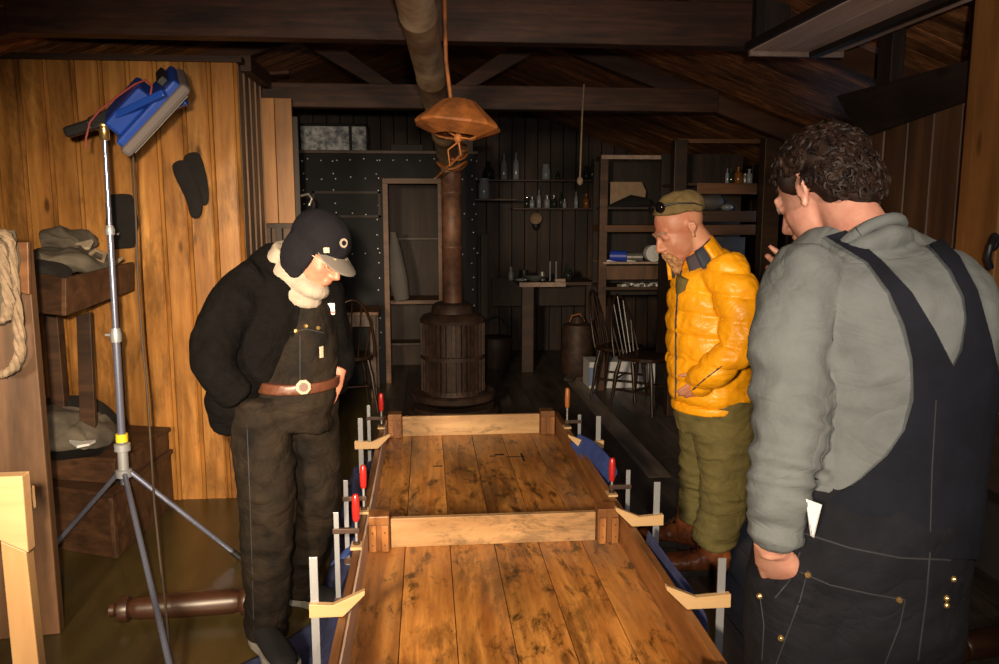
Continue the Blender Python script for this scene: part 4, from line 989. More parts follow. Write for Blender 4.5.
def f_clamp(side, hx, hy0, hy1, ay, bx, by0, lab, hm='red'):
    xe = (TX0 + .012) if side < 0 else (TX1 - .012)
    # depth where the rail stands at the handle column
    v = ray(hx, (hy0 + hy1) / 2); Y = xe * v.y / v.x if abs(v.x) > 1e-6 else 4
    Y = max(2.9, min(4.66, Y))
    za = UY(hx, ay, Y).z; zh0 = UY(hx, hy1, Y).z; zh1 = UY(hx, hy0, Y).z; xb = UY(bx, ay, Y).x
    za = max(za, RZ + .05); zh0 = max(zh0, za + .02)
    t = thing('bar_clamp', lab, 'clamp', (xb, Y, .25), 'red handled clamps along the table rails' if hm == 'red' else None)
    MB().bb((xb - .009, Y - .003, .20), (xb + .009, Y + .003, UY(bx, by0, Y).z)).build('steel_bar', M['steel'], t, bevel=.001)
    lo, hi = sorted((xb + side * .012, xe - side * .012))
    MB().bb((lo, Y - .008, za - .012), (hi, Y + .008, za + .012)).build('sliding_arm', M['iron'], t, bevel=.003)
    MB().bb((lo, Y - .008, .205), (hi, Y + .008, .232)).build('fixed_arm', M['iron'], t, bevel=.003)
    MB().tube([(xe, Y, RZ + .022), (xe, Y, zh0)], .005, 10).build('screw', M['steel'], t, True)
    MB().lathe([(.012, 0), (.014, .006), (.007, .012)], (xe, Y, RZ + .012), n=12).build('swivel_pad', M['iron'], t, True)
    MB().lathe([(.009, 0), (.013, .01), (.0145, .05), (.013, zh1 - zh0 - .01), (.008, zh1 - zh0)], (xe, Y, zh0), n=12).build('handle', M[hm], t, True)
    p = MB().bb((xe - .02, Y - .03, RZ + .001), (xe + .02, Y + .03, RZ + .011)).build('packing_block', M['jaw_wood'], t, bevel=.001)
def rail_x(side): return TX0 + .012 if side < 0 else TX1 - .012
def f2(side, hx, hy0, hy1, ay, bx, by0, pad_y, lab, hm='red'):
    xe = rail_x(side); Y = G(hx, pad_y, RZ).y
    global _fy; _fy = Y
    za = UY(hx, ay, Y).z; zh0 = UY(hx, hy1, Y).z; zh1 = UY(hx, hy0, Y).z; xb = UY(bx, ay, Y).x
    za = max(za, RZ + .035); zh0 = max(zh0, za + .015); zh1 = max(zh1, zh0 + .08)
    Y = min(Y, 4.66)
    t = thing('bar_clamp', lab, 'clamp', (xb, Y, .25), None)
    xb = min(xb, xe - .07) if side < 0 else max(xb, xe + .07)
    MB().bb((xb - .009, Y - .003, .20), (xb + .009, Y + .003, max(UY(bx, by0, Y).z, za + .04))).build('steel_bar', M['steel'], t, bevel=.001)
    lo, hi = sorted((xb + side * .014, xe - side * .012))
    MB().bb((lo, Y - .008, za - .010), (hi, Y + .008, za + .010)).build('sliding_arm', M['iron'], t, bevel=.003)
    MB().bb((lo, Y - .008, .205), (xe - .01 if side > 0 else hi, Y + .008, .232)).build('fixed_arm', M['iron'], t, bevel=.003)
    MB().tube([(xe, Y, RZ + .022), (xe, Y, zh0)], .005, 10).build('screw', M['steel'], t, True)
    MB().lathe([(.012, 0), (.014, .006), (.007, .012)], (xe, Y, RZ + .012), n=12).build('swivel_pad', M['iron'], t, True)
    MB().lathe([(.009, 0), (.013, .01), (.0145, .05), (.013, zh1 - zh0 - .01), (.008, zh1 - zh0)], (xe, Y, zh0), n=12).build('handle', M[hm], t, True)
    MB().bb((xe - .02, Y - .03, RZ + .001), (xe + .02, Y + .03, RZ + .011)).build('packing_block', M['jaw_wood'], t, bevel=.001)
f2(-1, 385, 393, 411, 418, 371, 405, 428, 'red handled bar clamp at the far left corner of the table')
f2(-1, 368, 465, 488, 498, 350, 480, 512, 'red handled bar clamp on the left rail behind the nearer red handled one')
f2(-1, 363, 494, 521, 530, 343, 512, 547, 'nearest red handled bar clamp on the left rail beside the middle cross rail')
f2(1, 559, 388, 408, 424, 577, 420, 428, 'orange handled bar clamp at the far right corner of the table', 'cork')
f2(1, 611, 458, 481, 487, 625, 470, 495, 'single red handled bar clamp on the right rail of the table')

# ================================================================== LIGHTS
def light(name, typ, loc, target, energy, col, **kw):
    d = bpy.data.lights.new(name, typ); d.energy = energy; d.color = col
    for k, v in kw.items(): setattr(d, k, v)
    o = bpy.data.objects.new(name, d); COL.objects.link(o); o.location = loc
    o.rotation_euler = (Vector(target) - Vector(loc)).to_track_quat('-Z', 'Y').to_euler()
    return o
light('warm_work_light', 'SPOT', (-1.25, -1.5, 1.95), (.10, 3.3, .42), 1500, (1.0, .78, .52), spot_size=R(50), spot_blend=.9, shadow_soft_size=.22)
light('left_wall_spot', 'SPOT', (-.10, 0.0, 1.70), (-1.25, 4.5, .80), 1150, (1.0, .78, .52), spot_size=R(46), spot_blend=1.0, shadow_soft_size=.03)  # added narrow spot, aimed to brighten the left partition
light('warm_room_bulb', 'SPOT', (.80, -.15, 1.95), (.1, 3.3, .3), 170, (1.0, .80, .58), spot_size=R(80), spot_blend=.8, shadow_soft_size=.05)
light('camera_flash', 'SPOT', (.05, -.12, 1.70), (.75, 3.0, 1.9), 135, (1.0, .90, .80), spot_size=R(88), spot_blend=.8, shadow_soft_size=.03)
light('rear_window_daylight', 'AREA', (3.0, 6.2, 1.5), (1.4, 5.6, 0), 2.5, (.6, .75, 1.0), shape='RECTANGLE', size=.8, size_y=.7)
light('low_cool_fill', 'AREA', (.3, -1.7, 1.9), (.3, 3, .8), 4, (.8, .85, 1.0), shape='RECTANGLE', size=1.4, size_y=1.2)  # added low cool fill from behind the camera, no doorway there
w = bpy.data.worlds.new('world'); sc.world = w; w.use_nodes = True
w.node_tree.nodes['Background'].inputs[0].default_value = (.0, .0, .0, 1)
sc.view_settings.view_transform = 'Standard'; sc.view_settings.look = 'None'
sc.view_settings.gamma = 1; sc.view_settings.exposure = 0.0
sc.view_settings.use_curve_mapping = False
# ================================================================== PEOPLE
def fuse(name, mbs, voxel, mat, parent, smooth=4, disp=None, keep=True):
    """join closed shapes into one continuous skin"""
    mb = MB()
    for q in mbs: mb.join(q)
    me = bpy.data.meshes.new('tmp'); me.from_pydata(mb.v, [], mb.f); me.update()
    bm = bmesh.new(); bm.from_mesh(me)
    bm.to_mesh(me); bm.free()
    o = bpy.data.objects.new('tmp', me); COL.objects.link(o)
    r = o.modifiers.new('r', 'REMESH'); r.mode = 'VOXEL'; r.voxel_size = voxel; r.adaptivity = 0
    if smooth:
        m = o.modifiers.new('s', 'SMOOTH'); m.factor = .5; m.iterations = smooth
    dg = bpy.context.evaluated_depsgraph_get(); dg.update()
    ev = o.evaluated_get(dg)
    nm = bpy.data.meshes.new_from_object(ev, depsgraph=dg)
    bpy.data.objects.remove(o); bpy.data.meshes.remove(me)
    if disp:
        co = [v.co.copy() for v in nm.vertices]; no = [v.normal.copy() for v in nm.vertices]
        for i, v in enumerate(nm.vertices): v.co = co[i] + disp(co[i], no[i])
    bvh = BVHTree.FromPolygons([v.co.copy() for v in nm.vertices], [tuple(p.vertices) for p in nm.polygons])
    out = finish(name, nm, mat, parent)
    return out, bvh
def finish(name, nm, mat, parent):
    off = Vector((0, 0, 0)); q = parent
    while q is not None: off = off + q.location; q = q.parent
    nm.transform(Matrix.Translation(-off))
    nm.materials.clear(); nm.materials.append(mat)
    nm.polygons.foreach_set('use_smooth', [True] * len(nm.polygons)); nm.name = name
    at = nm.attributes.new('tint', 'FLOAT', 'FACE'); at.data.foreach_set('value', [1.0] * len(nm.polygons))
    o = bpy.data.objects.new(name, nm); COL.objects.link(o); o.parent = parent
    return o
def hit(bvh, px, py, off=0.0):
    v = ray(px, py).normalized(); r = bvh.ray_cast(CAM, v)
    if r[0] is None: return None, None
    n_ = r[1] if r[1].dot(v) < 0 else -r[1]
    return r[0] + n_ * off, n_
def overlay(name, src, poly, inflate, mat, parent, D0, D1, sm=0):
    """garment panel: the inflated surface of src inside an outline, cut with a solid"""
    me = src.data.copy(); off = Vector((0, 0, 0)); q = src.parent
    while q is not None: off = off + q.location; q = q.parent
    me.transform(Matrix.Translation(off + src.location)); me.update()
    ns = [v.normal.copy() for v in me.vertices]
    for i, v in enumerate(me.vertices): v.co += ns[i] * inflate
    a = bpy.data.objects.new('a', me); COL.objects.link(a)
    mb = MB(); n = len(poly)
    f = [U(x, y, D0) for x, y in poly]; b = [U(x, y, D1) for x, y in poly]
    mb.add(f + b, [tuple(range(n)), tuple(range(2 * n - 1, n - 1, -1))] + [((i + 1) % n, i, i + n, (i + 1) % n + n) for i in range(n)])
    c = mb.build('c', mat)
    m = a.modifiers.new('b', 'BOOLEAN'); m.operation = 'INTERSECT'; m.object = c; m.solver = 'EXACT'
    dg = bpy.context.evaluated_depsgraph_get(); dg.update()
    nm = bpy.data.meshes.new_from_object(a.evaluated_get(dg), depsgraph=dg)
    bpy.data.objects.remove(a); bpy.data.objects.remove(c)
    for at in list(nm.attributes):
        if at.name == 'tint': nm.attributes.remove(at)
    bvh = BVHTree.FromPolygons([v.co.copy() for v in nm.vertices], [tuple(p.vertices) for p in nm.polygons])
    o = finish(name, nm, mat, parent)
    try: nm.set_sharp_from_angle(angle=R(50))
    except Exception: pass
    return o, bvh
def S(lst, sa=1.0, sb=1.0):
    return [(U(x, y, D), a * D / 800 * sa, b * sb) for x, y, D, a, b in lst]
def smooth_path(pts, k=4):
    out = []; n = len(pts)
    for i in range(n - 1):
        p0, p1, p2, p3 = pts[max(i - 1, 0)], pts[i], pts[i + 1], pts[min(i + 2, n - 1)]
        for j in range(k):
            t = j / k
            out.append(tuple(.5 * ((2 * b) + (-a + c) * t + (2 * a - 5 * b + 4 * c - d) * t * t + (-a + 3 * b - 3 * c + d) * t ** 3) for a, b, c, d in zip(p0, p1, p2, p3)))
    out.append(tuple(pts[-1])); return out
def L(lst, sa=1.0, sb=1.0, n=20, pw=2.0, view=None, flat=False):
    return MB().loft(S(smooth_path(lst), sa, sb), n, pw=pw, view=view, flat=flat)

def frame(c, fwd, up):
    f = Vector(fwd).normalized(); x = f.cross(Vector(up)).normalized(); u = x.cross(f)
    return Matrix.Translation(c) @ Matrix((x, f, u)).transposed().to_4x4()
def head_parts(Mx, s=1.0, neck=None):
    mb = MB(); e = mb.ell
    e((0, -.012, .035), (.076, .097, .088), nu=28, nv=18)
    e((0, .028, -.025), (.062, .066, .090), nu=24, nv=16)
    e((0, .045, -.085), (.043, .043, .034))
    e((0, .078, -.100), (.020, .016, .018))
    e((0, .080, .026), (.050, .018, .013))
    mb.tube([(0, .086, .018), (0, .103, -.008), (0, .116, -.030), (0, .098, -.042)], [.009, .010, .014, .010], 12)
    for s_ in (-1, 1):
        e((s_ * .011, .098, -.036), (.010, .012, .008))
        e((s_ * .032, .058, -.028), (.024, .022, .028))
        e((s_ * .033, .075, .001), (.017, .014, .009)); e((s_ * .031, .0835, .014), (.0150, .0095, .0085)); e((s_ * .031, .0825, .000), (.0150, .009, .005))
        er = Matrix.Rotation(s_ * R(-22), 3, 'Z')
        e((s_ * .079, -.012, -.004), (.006, .015, .026), er); e((s_ * .078, -.006, -.032), (.007, .009, .011), er)
        mb.tube([(s_ * .083, -.014, .020), (s_ * .088, -.025, .008), (s_ * .087, -.026, -.008), (s_ * .082, -.018, -.022)], [.003, .005, .005, .003], 8)
    e((0, .092, -.058), (.024, .012, .006)); e((0, .090, -.070), (.022, .011, .007))
    mb.tube([(0, -.03, -.03), (0, -.045, -.12), (0, -.055, -.17)], [.056, .058, .062], 20)
    mb.xf(Mx @ Matrix.Scale(s, 4)); return mb
def eyes(Mx, parent, s=1.0):
    for k in (-1, 1):
        o = MB().ell((k * .031, .0795, .007), (.0120, .0115, .0105)).xf(Mx @ Matrix.Scale(s, 4)).build('eye', M['eye'], parent, True)
        MB().ell((k * .031, .0895, .003), (.0055, .003, .0050)).xf(Mx @ Matrix.Scale(s, 4)).build('iris', M['iris'], o, True)
def brows(Mx, parent, mat, s=1.0):
    mb = MB()
    for k in (-1, 1): mb.tube([(k * .014, .095, .022), (k * .032, .094, .029), (k * .052, .078, .024)], [.004, .005, .003], 8)
    mb.xf(Mx @ Matrix.Scale(s, 4)); mb.build('eyebrows', mat, parent, True)
def hand(Mx, curl=(25, 30, 35, 40), thumb=20, s=1.0, side=1, spread=1, tb=48):
    """local: +y along the fingers, +x*side the thumb side, +z back of the hand"""
    mb = MB()
    mb.loft([(Vector((0, -.02, 0)), .028, .019), (Vector((0, .01, 0)), .034, .018), (Vector((0, .05, 0)), .042, .015), (Vector((0, .085, -.002)), .041, .012), (Vector((0, .095, -.003)), .034, .008)], 18, view=(0, 0, 1))
    xs = (.031, .011, -.010, -.030); ln = (.072, .082, .076, .060)
    for x, l_, c in zip(xs, ln, curl):
        p = Vector((x * side, .075 if abs(x) > .02 else .08, -.001)); a = 0; pts = [p]; ra = [.0098]
        fan = x * 2.2 * side * spread
        for f, rr in ((.32, .0098), (.42, .0092), (.32, .0082), (.24, .0066)):
            if f != .32 or len(pts) > 1: a += R(c)
            d = Vector((math.sin(R(fan * 60)) * math.cos(a), math.cos(a), -math.sin(a))); p = p + d.normalized() * l_ * f; pts.append(p); ra.append(rr)
        mb.tube(pts, ra, 12); mb.ell(pts[-1], .0064)
    p = Vector((.022 * side, .018, -.006)); pts = [p]; ra = [.015]
    for f, rr, an in ((.040, .013, tb), (.032, .0105, tb - thumb), (.026, .008, tb - 1.6 * thumb)):
        d = Vector((math.sin(R(an)) * side, math.cos(R(an)), -.25)).normalized(); p = p + d * f; pts.append(p); ra.append(rr)
    mb.tube(pts, ra, 12); mb.ell(pts[-1], .0078)
    mb.xf(Mx @ Matrix.Scale(s, 4)); return mb
def folds(amp, fr, stretch=(1, 1, 1), seed=0):
    def f(p, n_):
        q = Vector((p.x * stretch[0], p.y * stretch[1], p.z * stretch[2])) * fr + Vector((seed, seed, 0))
        return n_ * (amp * (1 - 2 * abs(noise.noise(q))) * .8 + amp * .4 * noise.noise(q * 2.7))
    return f
def shoe_parts(heel, toe, w=.047, h=.075, sole=.022, boot=False):
    d = (toe - heel); Ln = d.length; d.normalize()
    Mx = frame(Vector((heel.x, heel.y, 0)), d, UP)
    up_ = MB().loft([(Vector((0, -.005, sole + .035)), w * .6, h * .45), (Vector((0, .03, sole + .04)), w * .82, h * .55), (Vector((0, .10, sole + .036)), w * .88, h * .52), (Vector((0, .17, sole + .026)), w, h * .40), (Vector((0, Ln - .04, sole + .018)), w * .96, h * .33), (Vector((0, Ln - .008, sole + .012)), w * .55, h * .20)], 18, view=(0, 0, 1))
    prof = [(.02, .0), (w * .72, .01), (w * .8, .05), (w * .72, .11), (w * 1.0, .18), (w * .98, Ln - .05), (w * .6, Ln - .006), (.015, Ln)]
    pts = [(-a, b, 0) for a, b in prof] + [(a, b, 0) for a, b in reversed(prof)]
    so = MB().prism(pts, (0, 0, sole))
    up_.xf(Mx); so.xf(Mx)
    return up_, so, Mx

# ------------------------------------------------------------------ man in the dark cap (left)
p1 = thing('person', 'person in black fleece jacket and dark peaked cap looking down left of the table', 'person', (-.58, 2.9, 0))
Hc = U(317, 252, 2.80)
f1 = RT * .80 - FW * .38 - UP * .55; M1 = frame(Hc, f1, UP + RT * .2)
legN = [(262, 395, 2.76, 27, .13), (262, 430, 2.76, 30, .11), (266, 470, 2.75, 29, .105), (267, 510, 2.74, 27, .09), (267, 550, 2.75, 25, .08), (267, 600, 2.77, 22, .075), (266, 632, 2.79, 21, .075)]
legF = [(308, 395, 2.90, 28, .13), (312, 430, 2.93, 26, .11), (316, 465, 2.95, 24, .10), (319, 500, 2.95, 21, .085), (313, 530, 3.0, 19, .075), (303, 562, 3.04, 18, .07), (298, 588, 3.08, 17, .065)]
tor = [(290, 268, 2.83, 22, .08), (285, 283, 2.83, 36, .11), (284, 305, 2.83, 46, .13), (288, 340, 2.83, 47, .14), (290, 370, 2.83, 44, .14), (290, 392, 2.83, 44, .14), (288, 410, 2.83, 44, .13)]
armN = [(243, 290, 2.76, 22, .08), (230, 310, 2.70, 25, .085), (217, 335, 2.65, 23, .075), (212, 358, 2.60, 21, .068), (222, 378, 2.58, 19, .06), (238, 396, 2.60, 17, .055)]
armF = [(322, 292, 2.95, 15, .07), (331, 312, 2.99, 15, .065), (337, 340, 3.0, 14, .06), (340, 360, 2.96, 13, .055), (338, 378, 2.90, 12, .05)]
hf = frame(U(338, 372, 2.87), U(326, 400, 2.84) - U(338, 372, 2.87), -FW + RT * .5)
body = [head_parts(M1, 1.02), L(tor, .55, .6), L(legN, .75, .75), L(legF, .75, .75), L(armN, .7, .7), L(armF, .7, .7), hand(hf, (15, 18, 20, 25), 10, .95, 1)]
b1, bv1 = fuse('body', body, .006, M['skin1'], p1, 3)
eyes(M1, p1, 1.02); brows(M1, p1, M['hair_grey'], 1.02)
ov, bvo = fuse('overalls', [L([(302, 298, 2.86, 24, .11), (304, 325, 2.87, 30, .13), (303, 360, 2.86, 34, .14), (298, 388, 2.83, 38, .145), (290, 404, 2.83, 46, .145), (287, 422, 2.83, 48, .13)]), L(legN), L(legF)], .008, M['brown_duck'], p1, 5,
              folds(.011, 7, (1, 1, 1.6), 3))
def fold1(p, n_):
    return folds(.010, 9, (1, 1, .8), 11)(p, n_)
jk, bvj = fuse('fleece_jacket', [L([(292, 262, 2.84, 20, .075), (282, 272, 2.86, 34, .10), (276, 290, 2.85, 40, .13), (268, 320, 2.84, 42, .15), (262, 350, 2.84, 40, .155), (254, 385, 2.85, 34, .15), (248, 404, 2.86, 28, .13)]),
     L([(300, 268, 2.86, 20, .07), (322, 285, 2.92, 18, .08), (329, 310, 2.94, 16, .08), (333, 340, 2.95, 15, .08), (334, 375, 2.95, 13, .075), (334, 392, 2.95, 11, .06)]),
     L([(262, 275, 2.78, 18, .08)] + armN), L(armF), L([(238, 372, 2.72, 24, .08), (232, 398, 2.72, 26, .07), (226, 418, 2.73, 20, .05), (222, 430, 2.74, 12, .035)])], .009, M['fleece_black'], p1, 5, fold1)
def tube_on(bvh, pts, r, off, name, mat, parent, n=7, seg=6):
    out = []
    for (a, b) in zip(pts, pts[1:]):
        for i in range(seg):
            f = i / seg; h, _ = hit(bvh, a[0] + (b[0] - a[0]) * f, a[1] + (b[1] - a[1]) * f, off)
            if h is not None: out.append(h)
    h, _ = hit(bvh, *pts[-1], off)
    if h is not None: out.append(h)
    if len(out) < 2: return None
    return MB().tube(out, r, n).build(name, mat, parent, True)
# collar and lapels
tube_on(bvj, [(296, 272), (298, 285), (297, 310), (293, 340), (288, 365), (282, 388)], .012, .0, 'jacket_edge', M['fleece_black'], p1)
mb = MB().loft([(Hc + (M1.to_3x3() @ Vector(v)) * 1.0, a, b) for v, a, b in (((0, -.035, -.06), .074, .074), ((0, -.030, -.085), .082, .082), ((0, -.03, -.115), .088, .088), ((0, -.045, -.15), .085, .085), ((0, -.055, -.17), .07, .07))], 24, view=M1.to_3x3() @ Vector((0, 1, 0)))
mb.loft([(U(285, 246, 2.84), .035, .06), (U(281, 256, 2.85), .05, .075), (U(284, 268, 2.85), .055, .08), (U(292, 276, 2.84), .05, .075)], 18)
g1, bvg = fuse('neck_gaiter', [mb, MB().ell(M1 @ Vector((0, .025, -.115)), (.078, .088, .040), M1.to_3x3()), MB().ell(M1 @ Vector((0, .01, -.165)), (.085, .095, .045), M1.to_3x3())], .006, M['gaiter'], p1, 4, folds(.003, 14, (.6, .6, 2.2), 5))
# cap with ear flaps
mb = MB(); mb.ell((0, -.012, .052), (.092, .112, .096), nu=28, nv=18)
for v in mb.v: v.z = max(v.z, .018)
fl = MB()
for s_ in (-1, 1):
    fl.ell((s_ * .070, -.024, -.015), (.026, .066, .085)); fl.ell((s_ * .066, -.020, -.062), (.022, .050, .060))
fl.ell((0, -.066, -.02), (.078, .052, .090))
cp, bvc = fuse('cap', [mb.xf(M1), fl.xf(M1)], .006, M['cap_grey'], p1, 3, folds(.003, 16))
vs = MB(); pts = []
for i in range(13):
    a = PI * i / 12; pts.append((.078 * math.cos(a), .055 + .108 * math.sin(a) ** .75))
top_ = [Vector((x, y, .040 - .32 * (y - .07) - 2.4 * x * x)) for x, y in pts]
inn = [Vector((x * .98, .045 + .04 * math.sin(PI * i / 12), .040 - 2.4 * x * x)) for i, (x, y) in enumerate(pts)]
vs.add(top_ + inn + [v - Vector((0, 0, .006)) for v in top_ + inn], [(i, i + 1, i + 14, i + 13) for i in range(12)] + [(i + 26, i + 39, i + 40, i + 27) for i in range(12)] + [(i, i + 26, i + 27, i + 1) for i in range(12)])
vs.xf(M1).build('cap_peak', plain('brown grey peak', (.10, .085, .075), .9), p1, True)
for (px, py, w_, m) in ((326.5, 250, .020, 'paper'), (343, 243, .026, 'gaiter')):
    h, n_ = hit(bvc, px, py, .002)
    if h is not None:
        Q = frame(h, n_, UP)
        if px < 330: MB().box((0, 0, 0), (w_, .003, w_)).xf(Q).build('cap_patch', M[m], p1, bevel=.002)
        else:
            q = MB().lathe([(.016, 0), (.016, .003)], (0, 0, 0), (0, 1, 0), n=18).xf(Q).build('cap_patch', M[m], p1)
            MB().lathe([(.009, 0), (.009, .0045)], (0, 0, 0), (0, 1, 0), n=14).xf(Q).build('patch_centre', M['cap_grey'], q)
# glasses
mb = MB()
for k in (-1, 1):
    mb.tube([(k * .032 + .020 * math.cos(a), .101 - .012 * abs(math.cos(a)), .002 + .015 * math.sin(a)) for a in [2 * PI * i / 20 for i in range(21)]], .0013, 6)
    mb.tube([(k * .052, .092, .006), (k * .074, .05, .008), (k * .080, -.01, .006)], .0013, 6)
mb.tube([(-.012, .104, .005), (0, .108, .008), (.012, .104, .005)], .0013, 6)
mb.xf(M1 @ Matrix.Scale(1.02, 4)).build('glasses', M['gold_wire'], p1, True)
# bib details
def stud(bvh, px, py, r, mat, name, parent, depth=.004):
    h, n_ = hit(bvh, px, py, .0)
    if h is None: return
    MB().lathe([(r, -.002), (r, depth * .5), (r * .6, depth)], h, n_, n=12).build(name, M[mat], parent, True)
for px, py in ((296, 331), (306, 326), (318, 328)): stud(bvo, px, py, .008, 'brass', 'brass_button', p1, .008)
h, n_ = hit(bvj, 330, 309, .002)
if h is not None:
    Q = frame(h, n_, UP)
    q = MB().box((0, 0, 0), (.034, .004, .042)).xf(Q).build('chest_badge', M['white'], p1, bevel=.004)
    MB().box((0, .002, -.012), (.030, .003, .007)).xf(Q).build('badge_stripe', plain('red stripe', (.5, .06, .03), .6), q)
h, n_ = hit(bvo, 321, 352, .002)
if h is not None: MB().box((0, 0, 0), (.016, .004, .04)).xf(frame(h, n_, UP)).build('label_tag', M['paper'], p1)
# belt
beltc = [(298, 376, 2.83, 43, .165), (297, 381, 2.83, 44, .167), (295, 386, 2.83, 46, .168)]
mb = MB().loft(S(beltc, .98, 1.0), 40, flat=True); be, bvb = fuse('belt', [mb], .006, M['leather'], p1, 1)
h, n_ = hit(bvb, 303, 387, .006)
if h is not None:
    Q = frame(h, n_, UP); pts = [(.027 * math.cos(R(45 * i + 22)), .0, .027 * math.sin(R(45 * i + 22))) for i in range(8)]
    q = MB().prism(pts, (0, .006, 0)).xf(Q).build('belt_buckle', M['silver'], p1, bevel=.002)
    MB().prism([(x * .6, .006, z * .6) for x, _, z in pts], (0, .002, 0)).xf(Q).build('buckle_centre', M['leather'], q)
tube_on(bvo, [(247, 425), (250, 500), (252, 560), (254, 630)], .002, 0, 'side_seam', M['stitch'], p1)
tube_on(bvo, [(300, 335), (300, 360), (300, 382)], .0018, 0, 'bib_seam', M['stitch'], p1)
tube_on(bvo, [(290, 333), (306, 329), (324, 333)], .0018, 0, 'bib_hem', M['stitch'], p1)
# shoes
for hl, to in ((G(260, 648), G(280, 672)), (G(285, 606), G(322, 613))):
    d = to - hl; to = hl + d.normalized() * .30
    u_, s__, Q = shoe_parts(hl, to, .052, .085)
    for q_ in (u_, s__):
        for v_ in q_.v: v_ += Vector((0, 0, .030))
    sh = u_.build('shoe', M['shoe'], p1, True); sh.modifiers.new('s', 'SUBSURF').render_levels = 1
    c_ = sum(s__.v, Vector()) / len(s__.v)
    for v_ in s__.v:
        v_.x = c_.x + (v_.x - c_.x) * 1.10; v_.y = c_.y + (v_.y - c_.y) * 1.05; v_.z += .008 if v_.z > c_.z else 0
    s__.build('sole', M['sole_grey'], sh, bevel=.004)

# ------------------------------------------------------------------ man in the yellow down jacket
p2 = thing('person', 'person in yellow down jacket, olive trousers and brown boots with hands in pockets', 'person', (1.15, 3.4, 0))
Hc = U(680, 229, 3.42)
f2v = -RT * .88 - FW * .18 - UP * .50; M2 = frame(Hc, f2v, UP - RT * .3)
legN = [(722, 398, 3.40, 32, .14), (724, 430, 3.39, 31, .12), (726, 465, 3.38, 27, .10), (724, 500, 3.38, 24, .09), (718, 525, 3.39, 23, .085), (713, 543, 3.40, 22, .085)]
legF = [(704, 398, 3.55, 26, .12), (700, 430, 3.57, 20, .10), (697, 465, 3.60, 17, .09), (696, 495, 3.62, 16, .08), (694, 520, 3.63, 16, .075)]
tor = [(702, 246, 3.44, 18, .08), (706, 262, 3.44, 30, .14), (708, 285, 3.44, 38, .19), (710, 320, 3.44, 42, .20), (711, 355, 3.45, 43, .20), (712, 385, 3.45, 43, .20), (713, 404, 3.45, 40, .18)]
armN = [(722, 268, 3.32, 22, .09), (734, 290, 3.24, 22, .085), (740, 320, 3.20, 20, .08), (738, 345, 3.18, 19, .07), (724, 362, 3.18, 17, .065), (708, 375, 3.22, 16, .06), (697, 385, 3.28, 13, .05)]
armF = [(694, 270, 3.58, 16, .08), (688, 300, 3.64, 16, .08), (682, 335, 3.66, 14, .07), (680, 360, 3.60, 13, .06)]
body = [head_parts(M2, 1.10), L(tor, .75, .75), L(legN, .75, .75), L(legF, .75, .75), L(armN, .65, .65), L(armF, .65, .65)]
hx = frame(U(706, 377, 3.24), U(690, 392, 3.28) - U(706, 377, 3.24), -FW)
body.append(hand(hx, (12, 14, 16, 20), 10, .9, 1))
b2, bv2 = fuse('body', body, .006, M['skin2'], p2, 3)
eyes(M2, p2, 1.10); brows(M2, p2, M['hair_grey'], 1.1)
zs_ = [U(712, y, 3.3).z for y in (287, 315, 341, 366, 390)]
def quilt(p, n_):
    z = p.z + .010 * noise.noise(p * 5) + .02 * math.sin(p.x * 5)
    ph = (z % .098) / .098
    puff = abs(math.sin(PI * ph)) ** .45
    return n_ * (.019 * puff - .011 + .006 * noise.noise(p * 15) + .004 * (1 - 2 * abs(noise.noise(p * 26))))
jk2, bvj2 = fuse('down_jacket', [L([(704, 250, 3.44, 15, .085), (706, 262, 3.44, 27, .13), (708, 278, 3.44, 35, .17), (709, 300, 3.44, 40, .19), (711, 330, 3.44, 42, .20), (711, 355, 3.45, 42, .20), (712, 385, 3.45, 42, .20), (713, 400, 3.45, 40, .185), (713, 406, 3.45, 36, .17)], n=28),
     L(armN, 1.0, 1.0), L(armF)], .008, M['down'], p2, 8, quilt)
# standing collar
col_c = [(697, 264, 3.42), (702, 256, 3.42), (706, 248, 3.43), (709, 240, 3.44)]
def collar_ring(c, ax_, r0, r1, h, name, mat, parent, th=.008, open_dir=None, gap=40):
    ax_ = Vector(ax_).normalized(); e1 = (open_dir - ax_ * open_dir.dot(ax_)).normalized(); e2 = ax_.cross(e1)
    mb = MB(); n = 30; vs = []
    for k in range(5):
        f = k / 4
        for i in range(n + 1):
            a = R(gap) * (1 + .0 * f) + (2 * PI - 2 * R(gap)) * i / n
            rr = r0 + (r1 - r0) * f
            vs.append(c + ax_ * h * f * (1 - .25 * abs(math.cos(a / 2)) ** 3) + (e1 * math.cos(a) + e2 * math.sin(a)) * rr)
    mb.add(vs, [(k * (n + 1) + i, k * (n + 1) + i + 1, (k + 1) * (n + 1) + i + 1, (k + 1) * (n + 1) + i) for k in range(4) for i in range(n)])
    o = mb.build(name, mat, parent, True); s = o.modifiers.new('s', 'SOLIDIFY'); s.thickness = th; s.offset = 0
    return o
ca = UP * .9 - RT * .42
cc = U(698, 268, 3.42)
collar_ring(cc - UP * .0, ca, .125, .098, .105, 'collar', M['down'], p2, .018, -RT * .7 - FW * .8, 62)
collar_ring(cc + UP * .004, ca, .112, .086, .100, 'collar_lining', M['down_dark'], p2, .012, -RT * .8 - FW * .7, 42)
collar_ring(cc + UP * .00, ca, .098, .075, .092, 'shirt_collar', M['plaid'], p2, .008, -RT * .9 - FW * .5, 24)
MB().loft([(U(684, 276, 3.36), .03, .05), (U(682, 286, 3.37), .028, .045), (U(679, 298, 3.37), .012, .02)], 14).build('shirt_front', M['olive'], p2, True)
tube_on(bvj2, [(682, 268), (678, 290), (676, 320), (676, 360), (676, 398)], .005, 0, 'zip', M['down_dark'], p2)
tube_on(bvj2, [(722, 366), (705, 379), (690, 392)], .0035, -.002, 'pocket_zip', M['down_dark'], p2)
